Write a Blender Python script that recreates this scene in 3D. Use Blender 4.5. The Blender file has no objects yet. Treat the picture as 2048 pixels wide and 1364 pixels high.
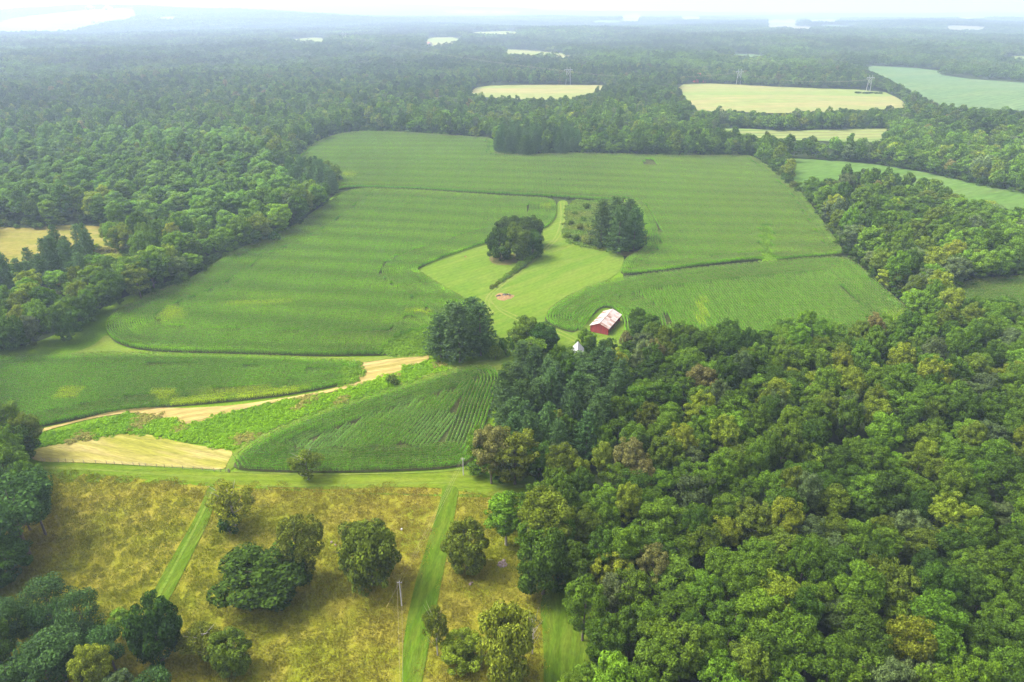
import bpy, math, random
import numpy as np
from mathutils import Vector, geometry

rng = np.random.default_rng(7)
random.seed(7)
S = bpy.context.scene
COL = S.collection
pi = math.pi

# ------------------------------------------------------------------ camera, sky, sun, exposure
FPX, CX, CY, CAMZ = 1365.0, 1024.0, 682.0, 120.0        # the photograph is 2048 x 1364
PITCH = math.atan((CY - 10) / FPX)
CP, SP = math.cos(PITCH), math.sin(PITCH)
cam = bpy.data.cameras.new('camera'); cam.sensor_width = 36.0; cam.lens = 36.0 * FPX / 2048
cam.clip_start = 1.0; cam.clip_end = 60000
camo = bpy.data.objects.new('camera', cam); COL.objects.link(camo)
camo.location = (0, 0, CAMZ); camo.rotation_euler = (pi / 2 - PITCH, 0, 0)
S.camera = camo

SUN_EL, SUN_AZ = math.radians(54), math.radians(-78)
W = bpy.data.worlds.new('World'); S.world = W; W.use_nodes = True
wn = W.node_tree; wn.nodes.clear()
sky = wn.nodes.new('ShaderNodeTexSky'); sky.sky_type = 'NISHITA'; sky.sun_disc = False
sky.sun_elevation = SUN_EL; sky.sun_rotation = SUN_AZ
sky.air_density = 1.0; sky.dust_density = 6.0; sky.ozone_density = 0.6
hs = wn.nodes.new('ShaderNodeHueSaturation'); hs.inputs['Saturation'].default_value = 0.14
bg = wn.nodes.new('ShaderNodeBackground'); bg.inputs['Strength'].default_value = 0.13
wo = wn.nodes.new('ShaderNodeOutputWorld')
wn.links.new(sky.outputs[0], hs.inputs['Color']); wn.links.new(hs.outputs[0], bg.inputs['Color'])
wn.links.new(bg.outputs[0], wo.inputs['Surface'])

sl = bpy.data.lights.new('sun', 'SUN'); sl.energy = 1.5; sl.angle = math.radians(22); sl.color = (1.0, 0.95, 0.85)
so = bpy.data.objects.new('sun', sl); COL.objects.link(so)
sv = Vector((math.sin(SUN_AZ) * math.cos(SUN_EL), math.cos(SUN_AZ) * math.cos(SUN_EL), math.sin(SUN_EL)))
so.rotation_euler = sv.to_track_quat('Z', 'Y').to_euler(); so.location = (0, 0, 400)

HAZE_DENSITY = 0.000175
S.view_settings.view_transform = 'Standard'; S.view_settings.look = 'None'
S.view_settings.exposure = 1.95; S.view_settings.gamma = 1.0; S.view_settings.use_curve_mapping = False
S.render.engine = 'CYCLES'
cy = S.cycles
cy.max_bounces = 5; cy.diffuse_bounces = 3; cy.glossy_bounces = 1; cy.transmission_bounces = 2
cy.volume_bounces = 2; cy.transparent_max_bounces = 4; cy.caustics_reflective = False; cy.caustics_refractive = False
cy.use_denoising = True
try:
    cy.denoiser = 'OPENIMAGEDENOISE'; cy.denoising_prefilter = 'NONE'
except Exception:
    pass
cy.sample_clamp_indirect = 6.0

# ------------------------------------------------------------------ terrain and the mapping between photo and ground
def sst(a, b, x):
    t = np.clip((x - a) / (b - a), 0, 1); return t * t * (3 - 2 * t)

def H(x, y):
    x = np.asarray(x, float); y = np.asarray(y, float); r = np.hypot(x, y)
    z = sst(60, 700, r) * (2.4 * np.sin(x / 88 + 1.1) * np.cos(y / 105 + 0.4) + 1.5 * np.sin(x / 150 - y / 170))
    z = z + sst(750, 1900, r) * (7.5 * np.sin(x / 230 + 0.6 + 0.5 * np.sin(y / 380)) * np.cos(y / 290 + 1.0))
    z = z + sst(1800, 5000, r) * (15 * np.sin(x / 640 + 0.9) * np.cos(y / 520 + 0.4 * np.sin(x / 900)))
    z = z + 150 * np.exp(-((x + 3200) / 4200) ** 2 - ((y - 10800) / 1900) ** 2) * sst(5500, 9000, r)
    z = z + 92 * np.exp(-((x + 3000) / 1700) ** 2 - ((y - 6000) / 1250) ** 2)
    return z

def proj(x, y, z):
    w = z - CAMZ; f = y * CP - w * SP; u = y * SP + w * CP
    f = np.maximum(f, 1e-3)
    return CX + FPX * x / f, CY - FPX * u / f, f

def G(px, py):
    """ground point seen at a photo pixel"""
    a = np.atleast_1d((np.asarray(px, float) - CX) / FPX); b = np.atleast_1d((CY - np.asarray(py, float)) / FPX)
    dx, dy, dz = a, CP + b * SP, np.minimum(-SP + b * CP, -0.0045)
    T = np.concatenate([np.arange(60, 1500, 12.0), np.geomspace(1500, 24000, 420)])
    D = CAMZ + dz[:, None] * T[None] - H(dx[:, None] * T[None], dy[:, None] * T[None])
    hit = D < 0; k = np.where(hit.any(1), hit.argmax(1), len(T) - 1); k = np.maximum(k, 1); n = np.arange(len(k))
    lo, hi = T[k - 1].copy(), T[k].copy()
    for _ in range(22):
        m = .5 * (lo + hi); f = CAMZ + dz * m - H(dx * m, dy * m) < 0
        hi = np.where(f, m, hi); lo = np.where(f, lo, m)
    t = .5 * (lo + hi)
    return dx * t, dy * t

def inpoly(px, py, poly):
    px = np.asarray(px, float); py = np.asarray(py, float); r = np.zeros(px.shape, bool)
    n = len(poly); j = n - 1
    for i in range(n):
        xi, yi = poly[i]; xj, yj = poly[j]
        if yi != yj:
            c = ((yi > py) != (yj > py)) & (px < (xj - xi) * (py - yi) / (yj - yi) + xi)
            r ^= c
        j = i
    return r

def chaikin(p, it=2, closed=True):
    p = np.array(p, float)
    for _ in range(it):
        q = np.roll(p, -1, 0) if closed else p[1:]
        a = p if closed else p[:-1]
        n = np.empty((2 * len(a), 2)); n[0::2] = a * .78 + q * .22; n[1::2] = a * .22 + q * .78
        if not closed: n = np.vstack([p[:1], n, p[-1:]])
        p = n
    return p

def densify(p, step, closed=True):
    p = np.array(p, float); out = []
    n = len(p)
    for i in range(n if closed else n - 1):
        a, b = p[i], p[(i + 1) % n]; k = max(1, int(math.ceil(np.hypot(*(b - a)) / step)))
        for t in range(k): out.append(a + (b - a) * t / k)
    if not closed: out.append(p[-1])
    return np.array(out)

def vnoise(x, y, s, seed=0):
    """smooth value noise in 0..1"""
    x = np.asarray(x, float) / s; y = np.asarray(y, float) / s
    xi = np.floor(x).astype(np.int64); yi = np.floor(y).astype(np.int64); fx = x - xi; fy = y - yi
    fx = fx * fx * (3 - 2 * fx); fy = fy * fy * (3 - 2 * fy)
    def h(a, b):
        n = (a * 374761393 + b * 668265263 + seed * 982451653) & 0x7fffffff
        n = ((n ^ (n >> 13)) * 1274126177) & 0x7fffffff
        return ((n ^ (n >> 16)) & 0xffff) / 65535.0
    return (h(xi, yi) * (1 - fx) + h(xi + 1, yi) * fx) * (1 - fy) + (h(xi, yi + 1) * (1 - fx) + h(xi + 1, yi + 1) * fx) * fy

# ------------------------------------------------------------------ object helpers
def tag(o, label=None, cat=None, group=None, kind=None):
    if label: o['label'] = label
    if cat: o['category'] = cat
    if group: o['group'] = group
    if kind: o['kind'] = kind
    return o

def mesh_np(name, V, F, mats=(), midx=None, smooth=False, attrs=None):
    V = np.asarray(V, np.float32); F = np.asarray(F, np.int32)
    me = bpy.data.meshes.new(name); n, k = F.shape
    me.vertices.add(len(V)); me.vertices.foreach_set('co', V.ravel())
    me.loops.add(n * k); me.loops.foreach_set('vertex_index', F.ravel())
    me.polygons.add(n); me.polygons.foreach_set('loop_start', np.arange(0, n * k, k, dtype=np.int32))
    if midx is not None: me.polygons.foreach_set('material_index', np.asarray(midx, np.int32))
    if smooth: me.polygons.foreach_set('use_smooth', np.ones(n, bool))
    for a, v in (attrs or {}).items():
        at = me.attributes.new(a, 'FLOAT', 'POINT'); at.data.foreach_set('value', np.asarray(v, np.float32))
    for m in mats: me.materials.append(m)
    me.update(calc_edges=True); me.validate()
    return me

def obj(name, me, parent=None, link=True):
    o = bpy.data.objects.new(name, me)
    if link: COL.objects.link(o)
    if parent: o.parent = parent
    return o

def empty(name, loc, rz=0):
    o = bpy.data.objects.new(name, None); COL.objects.link(o); o.location = loc; o.rotation_euler = (0, 0, rz)
    o.empty_display_size = .5
    return o

class MB:
    """collects boxes, polygons and tubes into one mesh"""
    def __init__(s): s.v = []; s.f = []
    def poly(s, pts):
        b = len(s.v); s.v += [tuple(p) for p in pts]; s.f.append(tuple(range(b, b + len(pts)))); return s
    def box(s, c, d, rz=0):
        cx_, cy_, cz_ = c; a, b_, h = d[0] / 2, d[1] / 2, d[2] / 2; b = len(s.v); co, si = math.cos(rz), math.sin(rz)
        for z in (-h, h):
            for x, y in ((-a, -b_), (a, -b_), (a, b_), (-a, b_)):
                s.v.append((cx_ + x * co - y * si, cy_ + x * si + y * co, cz_ + z))
        for q in ((3, 2, 1, 0), (4, 5, 6, 7), (0, 1, 5, 4), (1, 2, 6, 5), (2, 3, 7, 6), (3, 0, 4, 7)):
            s.f.append(tuple(b + i for i in q))
        return s
    def tube(s, pts, rad, n=6):
        pts = [Vector(p) for p in pts]
        if not hasattr(rad, '__len__'): rad = [rad] * len(pts)
        b = len(s.v)
        for i, p in enumerate(pts):
            d = (pts[min(i + 1, len(pts) - 1)] - pts[max(i - 1, 0)]).normalized()
            u = d.orthogonal().normalized(); w = d.cross(u)
            for k in range(n):
                a = 2 * pi * k / n; s.v.append(tuple(p + (u * math.cos(a) + w * math.sin(a)) * rad[i]))
        for i in range(len(pts) - 1):
            for k in range(n):
                s.f.append((b + i * n + k, b + i * n + (k + 1) % n, b + (i + 1) * n + (k + 1) % n, b + (i + 1) * n + k))
        s.f.append(tuple(b + k for k in range(n))[::-1]); s.f.append(tuple(b + (len(pts) - 1) * n + k for k in range(n)))
        return s
    def mesh(s, name, mat):
        me = bpy.data.meshes.new(name); me.from_pydata(s.v, [], s.f)
        if mat: me.materials.append(mat)
        me.update(); return me
    def build(s, name, mat, parent=None):
        return obj(name, s.mesh(name, mat), parent)

# ------------------------------------------------------------------ materials
def newmat(name):
    m = bpy.data.materials.new(name); m.use_nodes = True; nt = m.node_tree; nt.nodes.clear()
    return m, nt, nt.nodes, nt.links

def N(nodes, t, **kw):
    n = nodes.new(t)
    for k, v in kw.items(): setattr(n, k, v)
    return n

def leaf_mat(name, var=0.5, transl=0.22):
    m, nt, ns, ln = newmat(name)
    at = N(ns, 'ShaderNodeAttribute', attribute_type='INSTANCER', attribute_name='tint')
    sh = N(ns, 'ShaderNodeAttribute', attribute_type='GEOMETRY', attribute_name='shade')
    ge = N(ns, 'ShaderNodeNewGeometry')
    mr = N(ns, 'ShaderNodeMapRange'); mr.inputs[3].default_value = 1 - var; mr.inputs[4].default_value = 1 + var
    ln.new(ge.outputs['Random Per Island'], mr.inputs[0])
    mu = N(ns, 'ShaderNodeMath', operation='MULTIPLY'); ln.new(mr.outputs[0], mu.inputs[0]); ln.new(sh.outputs['Fac'], mu.inputs[1])
    mx = N(ns, 'ShaderNodeVectorMath', operation='SCALE'); ln.new(at.outputs['Color'], mx.inputs[0]); ln.new(mu.outputs[0], mx.inputs['Scale'])
    di = N(ns, 'ShaderNodeBsdfDiffuse'); tr = N(ns, 'ShaderNodeBsdfTranslucent'); mi = N(ns, 'ShaderNodeMixShader')
    mi.inputs[0].default_value = transl
    ln.new(mx.outputs[0], di.inputs['Color']); ln.new(mx.outputs[0], tr.inputs['Color'])
    ln.new(di.outputs[0], mi.inputs[1]); ln.new(tr.outputs[0], mi.inputs[2])
    ou = N(ns, 'ShaderNodeOutputMaterial'); ln.new(mi.outputs[0], ou.inputs['Surface'])
    return m

def plain(name, col, rough=0.8, noise=0.25, scale=2.0, metal=0.0, bump=0.0, col2=None, stretch=(1, 1, 1), lo=.35, hi=.7):
    m, nt, ns, ln = newmat(name)
    tc = N(ns, 'ShaderNodeTexCoord'); mp = N(ns, 'ShaderNodeMapping'); mp.inputs['Scale'].default_value = stretch
    ln.new(tc.outputs['Object'], mp.inputs[0])
    no = N(ns, 'ShaderNodeTexNoise'); no.inputs['Scale'].default_value = scale; no.inputs['Detail'].default_value = 6
    ln.new(mp.outputs[0], no.inputs['Vector'])
    rp = N(ns, 'ShaderNodeValToRGB')
    c2 = col2 or tuple(c * (1 - noise) for c in col)
    rp.color_ramp.elements[0].position = lo; rp.color_ramp.elements[1].position = hi
    rp.color_ramp.elements[0].color = (*c2, 1); rp.color_ramp.elements[1].color = (*col, 1)
    ln.new(no.outputs['Fac'], rp.inputs[0])
    b = N(ns, 'ShaderNodeBsdfPrincipled'); b.inputs['Roughness'].default_value = rough; b.inputs['Metallic'].default_value = metal
    b.inputs['Specular IOR Level'].default_value = 0.2
    ln.new(rp.outputs[0], b.inputs['Base Color'])
    if bump:
        bp = N(ns, 'ShaderNodeBump'); bp.inputs['Strength'].default_value = bump; ln.new(no.outputs['Fac'], bp.inputs['Height']); ln.new(bp.outputs[0], b.inputs['Normal'])
    ou = N(ns, 'ShaderNodeOutputMaterial'); ln.new(b.outputs[0], ou.inputs['Surface'])
    return m

def ground_mat(name, a, b, c, big=40, mid=6, fine=0.7, ang=0.0, stretch=1.0, bump=0.6, thr=.5, soft=.16, stripe=0.0, stripew=3.0):
    """ground of three colours: broad patches a/b, fine mottling towards c, grain drawn out along ang, mowing stripes"""
    m, nt, ns, ln = newmat(name)
    tc = N(ns, 'ShaderNodeTexCoord')
    mp = N(ns, 'ShaderNodeMapping'); mp.inputs['Rotation'].default_value = (0, 0, -ang); ln.new(tc.outputs['Object'], mp.inputs[0])
    ms = N(ns, 'ShaderNodeMapping'); ms.inputs['Scale'].default_value = (1 / stretch, 1, 1); ln.new(mp.outputs[0], ms.inputs[0])
    def noise(vec, size, det=5, rough=.6):
        n = N(ns, 'ShaderNodeTexNoise'); n.inputs['Scale'].default_value = 1 / size; n.inputs['Detail'].default_value = det; n.inputs['Roughness'].default_value = rough
        ln.new(vec, n.inputs['Vector']); return n.outputs['Fac']
    def step(v, lo, hi, out=1.0):
        r = N(ns, 'ShaderNodeMapRange', interpolation_type='SMOOTHSTEP'); r.inputs[1].default_value = lo; r.inputs[2].default_value = hi; r.inputs[4].default_value = out
        ln.new(v, r.inputs[0]); return r.outputs[0]
    def mix(f, p, q):
        x = N(ns, 'ShaderNodeMix', data_type='RGBA'); ln.new(f, x.inputs[0])
        for s_, v in ((x.inputs[6], p), (x.inputs[7], q)):
            if isinstance(v, tuple): s_.default_value = (*v, 1)
            else: ln.new(v, s_)
        return x.outputs[2]
    n1 = noise(ms.outputs[0], big); n2 = noise(ms.outputs[0], mid, 4); n3 = noise(ms.outputs[0], fine, 4, .7)
    col = mix(step(n1, thr - soft, thr + soft), a, b)
    col = mix(step(n2, .42, .68, .75), col, c)
    dk = N(ns, 'ShaderNodeMapRange'); dk.inputs[1].default_value = .25; dk.inputs[2].default_value = .75; dk.inputs[3].default_value = .62; dk.inputs[4].default_value = 1.38
    ln.new(n3, dk.inputs[0]); fac = dk.outputs[0]
    if stripe:
        sx = N(ns, 'ShaderNodeSeparateXYZ'); ln.new(mp.outputs[0], sx.inputs[0])
        ad = N(ns, 'ShaderNodeMath', operation='MULTIPLY_ADD'); ln.new(n2, ad.inputs[0]); ad.inputs[1].default_value = 2.5; ln.new(sx.outputs[1], ad.inputs[2])
        mu = N(ns, 'ShaderNodeMath', operation='MULTIPLY'); ln.new(ad.outputs[0], mu.inputs[0]); mu.inputs[1].default_value = 2 * pi / stripew
        si = N(ns, 'ShaderNodeMath', operation='SINE'); ln.new(mu.outputs[0], si.inputs[0])
        ma = N(ns, 'ShaderNodeMath', operation='MULTIPLY_ADD'); ln.new(si.outputs[0], ma.inputs[0]); ma.inputs[1].default_value = stripe; ma.inputs[2].default_value = 1
        mm = N(ns, 'ShaderNodeMath', operation='MULTIPLY'); ln.new(fac, mm.inputs[0]); ln.new(ma.outputs[0], mm.inputs[1]); fac = mm.outputs[0]
    vs = N(ns, 'ShaderNodeVectorMath', operation='SCALE'); ln.new(col, vs.inputs[0]); ln.new(fac, vs.inputs['Scale'])
    d = N(ns, 'ShaderNodeBsdfDiffuse'); ln.new(vs.outputs[0], d.inputs['Color'])
    bp = N(ns, 'ShaderNodeBump'); bp.inputs['Strength'].default_value = bump; bp.inputs['Distance'].default_value = 0.4
    ln.new(n3, bp.inputs['Height']); ln.new(bp.outputs[0], d.inputs['Normal'])
    ou = N(ns, 'ShaderNodeOutputMaterial'); ln.new(d.outputs[0], ou.inputs['Surface'])
    return m

M_LEAF = leaf_mat('leaf', .45); M_NEEDLE = leaf_mat('needle', .35, .1); M_CORN = leaf_mat('corn_leaf', .35, .3); M_GRASS = leaf_mat('grass_blade', .4, .3)
M_TASSEL = plain('tassel', (.20, .23, .06), .9)
M_BARK = plain('bark', (.16, .13, .10), .95, .5, 3.0, bump=.5)
M_PALEBARK = plain('pale_bark', (.42, .38, .33), .95, .4, 3.0, bump=.4)
M_RED = plain('red_paint', (.37, .058, .056), .7, .25, 1.2, stretch=(1, 1, .15))
M_RUST = plain('rusty_roofing', (.74, .66, .60), .55, .5, .38, metal=.0, col2=(.33, .13, .075), lo=.36, hi=.52)
M_WHITE = plain('white_paint', (.50, .50, .49), .7, .1, 2)
M_DARK = plain('dark_interior', (.03, .028, .026), .9)
M_GLASS = plain('window_glass', (.03, .035, .04), .15, .1)
M_GREYROOF = plain('grey_roofing', (.30, .30, .31), .8, .3, 2)
M_REDROOF = plain('red_roofing', (.36, .09, .075), .7, .3, 1)
M_POLE = plain('weathered_pole', (.50, .47, .46), .9, .35, 3, stretch=(1, 1, .2))
M_WOOD = plain('weathered_wood', (.26, .22, .18), .95, .4, 4)
M_STEEL = plain('galvanised_steel', (.34, .34, .35), .5, .15, 2)
M_WIRE = plain('wire', (.27, .23, .16), .5, .1)
M_STONE = plain('pinkish_stone', (.27, .205, .19), .9, .45, 2.5, bump=.6)
M_PALESTONE = plain('pale_stone', (.45, .44, .42), .9, .3, 3, bump=.4)
M_STRAW = plain('straw', (.25, .15, .065), .95, .5, 1.6, bump=.8)
M_ASH = plain('ash', (.05, .042, .045), .95, .4, 3, bump=.6)
M_BRUSH = plain('brushwood', (.20, .14, .09), .95, .5, 4)

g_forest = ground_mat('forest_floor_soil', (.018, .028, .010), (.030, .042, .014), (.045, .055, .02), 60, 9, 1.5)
g_meadow = ground_mat('meadow_grass', (.078, .146, .006), (.100, .160, .009), (.066, .125, .006), 30, 5, .5)
g_pasture = ground_mat('dry_pasture', (.160, .140, .014), (.116, .138, .008), (.185, .156, .024), 34, 9, .5, thr=.5, soft=.18, bump=.8)
g_lane = ground_mat('mown_lane', (.068, .112, .006), (.090, .124, .009), (.105, .130, .014), 22, 3, .4, 0.0, 4, stripe=.10, stripew=2.6)
g_lane2 = ground_mat('mown_lane_dark', (.046, .088, .004), (.063, .099, .006), (.078, .105, .010), 22, 3, .4, 1.45, 4, stripe=.10, stripew=2.2)
g_grasslane = ground_mat('pale_grass_lane', (0.0938, 0.1368, 0.0156), (0.1213, 0.1447, 0.0235), (0.0704, 0.1173, 0.0109), 18, 3, .4, 0.3, 3)
g_hay = ground_mat('cut_hay', (0.2333, 0.1782, 0.0583), (0.175, 0.1523, 0.0356), (0.2722, 0.2106, 0.0842), 26, 3, .5, 0.35, 7, stripe=.12, stripew=3.2)
g_hay2 = ground_mat('cut_hay_green', (0.1586, 0.1552, 0.0237), (0.2025, 0.1755, 0.0473), (0.2498, 0.2025, 0.0743), 30, 3, .5, -0.3, 7, stripe=.09, stripew=3.4)
g_weed = ground_mat('weed_ground', (.10, .19, .006), (.075, .155, .006), (.13, .19, .010), 16, 3, .5)
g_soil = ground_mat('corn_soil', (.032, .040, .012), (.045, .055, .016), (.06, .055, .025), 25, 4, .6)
g_yard = ground_mat('yard_grass', (0.0686, 0.1201, 0.0103), (0.0858, 0.1304, 0.0137), (0.103, 0.1338, 0.0206), 24, 5, .45, 0.75, 5, stripe=.05, stripew=3.2)
g_bare = ground_mat('bare_earth', (.105, .085, .032), (.085, .095, .018), (.13, .10, .045), 4, 1.5, .3)
g_track = ground_mat('wheel_track', (.118, .150, .026), (.100, .145, .02), (.15, .15, .045), 6, 2, .3)
g_thicket = ground_mat('rough_thicket', (.08, .13, .014), (.12, .125, .025), (.06, .11, .010), 14, 4, .6)
g_soy = ground_mat('soy_crop', (0.0563, 0.1093, 0.0199), (0.0662, 0.1159, 0.0232), (0.0795, 0.1159, 0.0298), 90, 25, 2.5, 0.5, 6)
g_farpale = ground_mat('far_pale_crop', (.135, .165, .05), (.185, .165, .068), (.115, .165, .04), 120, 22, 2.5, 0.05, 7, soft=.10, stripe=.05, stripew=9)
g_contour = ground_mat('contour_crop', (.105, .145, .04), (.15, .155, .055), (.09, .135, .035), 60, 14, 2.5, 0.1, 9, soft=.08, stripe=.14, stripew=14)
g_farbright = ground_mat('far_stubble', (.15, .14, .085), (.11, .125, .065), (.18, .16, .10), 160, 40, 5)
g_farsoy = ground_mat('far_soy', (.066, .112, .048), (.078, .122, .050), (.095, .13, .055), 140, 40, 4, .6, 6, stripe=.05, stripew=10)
g_tan = ground_mat('tan_meadow', (.150, .130, .028), (.120, .130, .018), (.185, .15, .045), 30, 8, .9, 0.2, 3)

# ------------------------------------------------------------------ open ground: outlines in photo pixels
P_MAINCORN = [(213,668),(212,650),(238,628),(290,600),(370,572),(420,543),(470,508),(530,486),(575,466),(610,446),(645,420),(682,394),(716,381),(800,383),(880,388),(960,394),(1040,399),(1112,402),(1113,430),(1104,448),(1085,462),(1040,470),(980,486),(890,516),(838,538),(833,545),(858,562),(900,588),(940,610),(950,640),(880,658),(860,690),(850,706),(780,712),(720,713),(640,714),(540,711),(440,708),(340,706),(270,700),(232,688)]
P_UPCORN = [(580,318),(640,284),(690,268),(760,266),(850,271),(940,277),(990,281),(986,302),(996,313),(1060,314),(1140,310),(1220,312),(1300,314),(1400,316),(1500,314),(1530,332),(1560,356),(1605,392),(1648,455),(1684,506),(1684,511),(1640,515),(1560,522),(1540,524),(1520,520),(1450,527),(1350,540),(1290,548),(1250,551),(1239,546),(1250,522),(1286,505),(1296,480),(1284,440),(1262,404),(1150,399),(1060,393),(960,388),(860,381),(760,378),(690,376),(640,392),(600,400),(560,350)]
P_RIGHTCORN = [(1083,642),(1110,615),(1150,591),(1200,571),(1260,559),(1340,549),(1450,537),(1530,531),(1620,523),(1690,519),(1722,542),(1770,586),(1818,630),(1838,652),(1830,690),(1700,730),(1500,735),(1350,720),(1262,690),(1246,668),(1247,645),(1240,632),(1222,617),(1204,616),(1190,628),(1172,655),(1152,669),(1118,660)]
P_LEFTCORN = [(-60,726),(60,717),(160,715),(300,713),(450,715),(600,721),(690,726),(714,729),(718,745),(710,764),(670,775),(560,795),(430,808),(330,816),(230,826),(130,846),(60,860),(-60,880)]
P_NEARCORN = [(458,941),(490,905),(540,874),(620,839),(720,804),(820,774),(900,749),(950,740),(984,739),(1004,760),(988,800),(966,870),(946,931),(880,941),(760,946),(640,948),(540,946)]
P_HAYUP = [(55,866),(130,848),(230,823),(290,816),(380,818),(470,812),(560,799),(650,783),(712,765),(724,740),(716,727),(780,716),(856,707),(860,722),(800,742),(740,766),(690,780),(600,798),(500,815),(420,840),(375,851),(345,842),(300,829),(260,826),(180,839),(110,857),(55,876)]
P_WEED = [(66,876),(150,860),(260,828),(300,831),(345,844),(375,852),(420,840),(500,817),(600,800),(700,780),(760,760),(800,742),(858,722),(905,735),(840,757),(760,782),(680,806),(600,834),(540,860),(500,882),(470,899),(420,892),(350,880),(300,867),(240,865),(150,881),(66,896)]
P_HAYLOW = [(66,898),(150,885),(240,868),(300,870),(350,884),(410,895),(470,901),(456,925),(450,942),(390,938),(300,933),(180,927),(60,925)]
P_LANE_TOP = [(20,935),(70,926),(180,928),(300,934),(400,941),(470,945),(640,949),(800,947),(930,938),(950,928),(968,960),(1010,972),(1110,960),(1130,985),(1060,992),(1000,998),(960,990),(880,976),(760,976),(640,981),(560,973),(420,970),(300,960),(180,949),(75,941),(40,972),(-20,985)]
P_LANE_MID = [(885,970),(918,975),(915,1000),(900,1080),(880,1180),(862,1270),(838,1400),(802,1400),(806,1290),(818,1220),(838,1140),(858,1080),(882,1000)]
P_LANE_LEFT = [(420,966),(436,985),(420,1040),(390,1100),(355,1170),(320,1235),(290,1262),(282,1235),(320,1160),(360,1090),(395,1030)]
P_LANE_RIGHT = [(1078,1188),(1120,1172),(1170,1160),(1230,1250),(1280,1400),(1086,1400),(1088,1300)]
P_GRASSLANE = [(450,942),(466,905),(518,871),(600,837),(700,804),(800,768),(870,738),(940,722),(1016,722),(1022,748),(986,739),(940,741),(880,757),(800,784),(700,816),(600,851),(530,884),(488,912),(462,944)]
P_MEADOW = [(-80,712),(60,690),(130,662),(190,625),(225,604),(300,576),(372,566),(430,520),(480,492),(575,458),(640,415),(690,372),(1120,398),(1130,470),(1250,500),(1246,690),(1230,760),(1010,800),(992,860),(985,925),(1110,970),(1100,1000),(620,985),(300,965),(-80,965)]
P_YARD = [(832,541),(890,513),(980,484),(1085,460),(1104,446),(1114,402),(1138,402),(1132,440),(1122,482),(1186,500),(1252,505),(1240,550),(1150,592),(1110,616),(1083,642),(1118,661),(1152,670),(1190,626),(1222,616),(1249,645),(1250,690),(1230,740),(1020,740),(985,715),(950,640),(940,610),(900,590),(856,562)]
P_PASTURE = [(-200,985),(40,960),(75,938),(180,946),(300,957),(420,966),(560,970),(640,977),(760,973),(880,973),(960,985),(1060,985),(1150,1000),(1200,1180),(1260,1500),(-300,1500)]
P_TANFIELD = [(-60,452),(60,458),(130,450),(250,456),(250,520),(180,560),(60,580),(-60,580)]
P_SOY = [(1555,316),(1640,320),(1740,328),(1850,345),(1950,368),(2120,398),(2120,470),(1980,450),(1800,400),(1640,400),(1590,370)]
P_SMALLCORN = [(1880,590),(1930,568),(2120,552),(2120,650),(1960,650),(1880,640)]

OPEN = [
 [(-40,718),(60,716),(120,700),(165,682),(205,655),(232,632),(290,602),(370,573),(436,528),(470,508),(520,490),(575,468),(605,450),(640,422),(684,388),(683,352),(668,338),(640,332),(590,319),(640,284),(690,268),(760,266),(850,271),(940,277),(990,280),(988,300),(995,313),(1060,314),(1140,310),(1220,312),(1300,314),(1400,316),(1500,314),(1530,332),(1560,356),(1605,390),(1648,455),(1684,512),(1722,542),(1770,586),(1818,628),(1840,648),(1810,656),(1760,652),(1700,674),(1640,668),(1600,648),(1550,662),(1500,678),(1420,672),(1350,668),(1310,662),(1300,642),(1270,638),(1252,662),(1242,690),(1205,704),(1170,722),(1110,716),(1060,712),(1030,722),(1014,738),(1004,760),(990,800),(972,840),(950,870),(948,960),(1000,975),(1060,965),(1095,985),(1050,992),(985,1005),(975,1080),(985,1100),(1030,1120),(1045,1180),(1090,1192),(1138,1160),(1130,1250),(1122,1420),(1135,2100),(410,2100),(415,1420),(400,1345),(255,1325),(250,1300),(245,1230),(200,1215),(140,1192),(100,1180),(20,1210),(-40,1215),(-40,1165),(40,1125),(102,1060),(102,990),(62,962),(40,955),(72,920),(68,872),(40,845),(-40,838)],
 [(-40,455),(60,462),(120,455),(235,460),(214,478),(205,502),(180,490),(130,487),(85,512),(40,532),(-40,545)],
 [(1566,317),(1640,321),(1740,329),(1850,346),(1950,371),(2100,400),(2100,440),(1980,418),(1900,395),(1800,368),(1740,361),(1680,364),(1630,382),(1604,374),(1585,345)],
 [(1890,588),(1930,570),(2100,558),(2100,615),(1960,616),(1900,606)],
]
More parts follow.
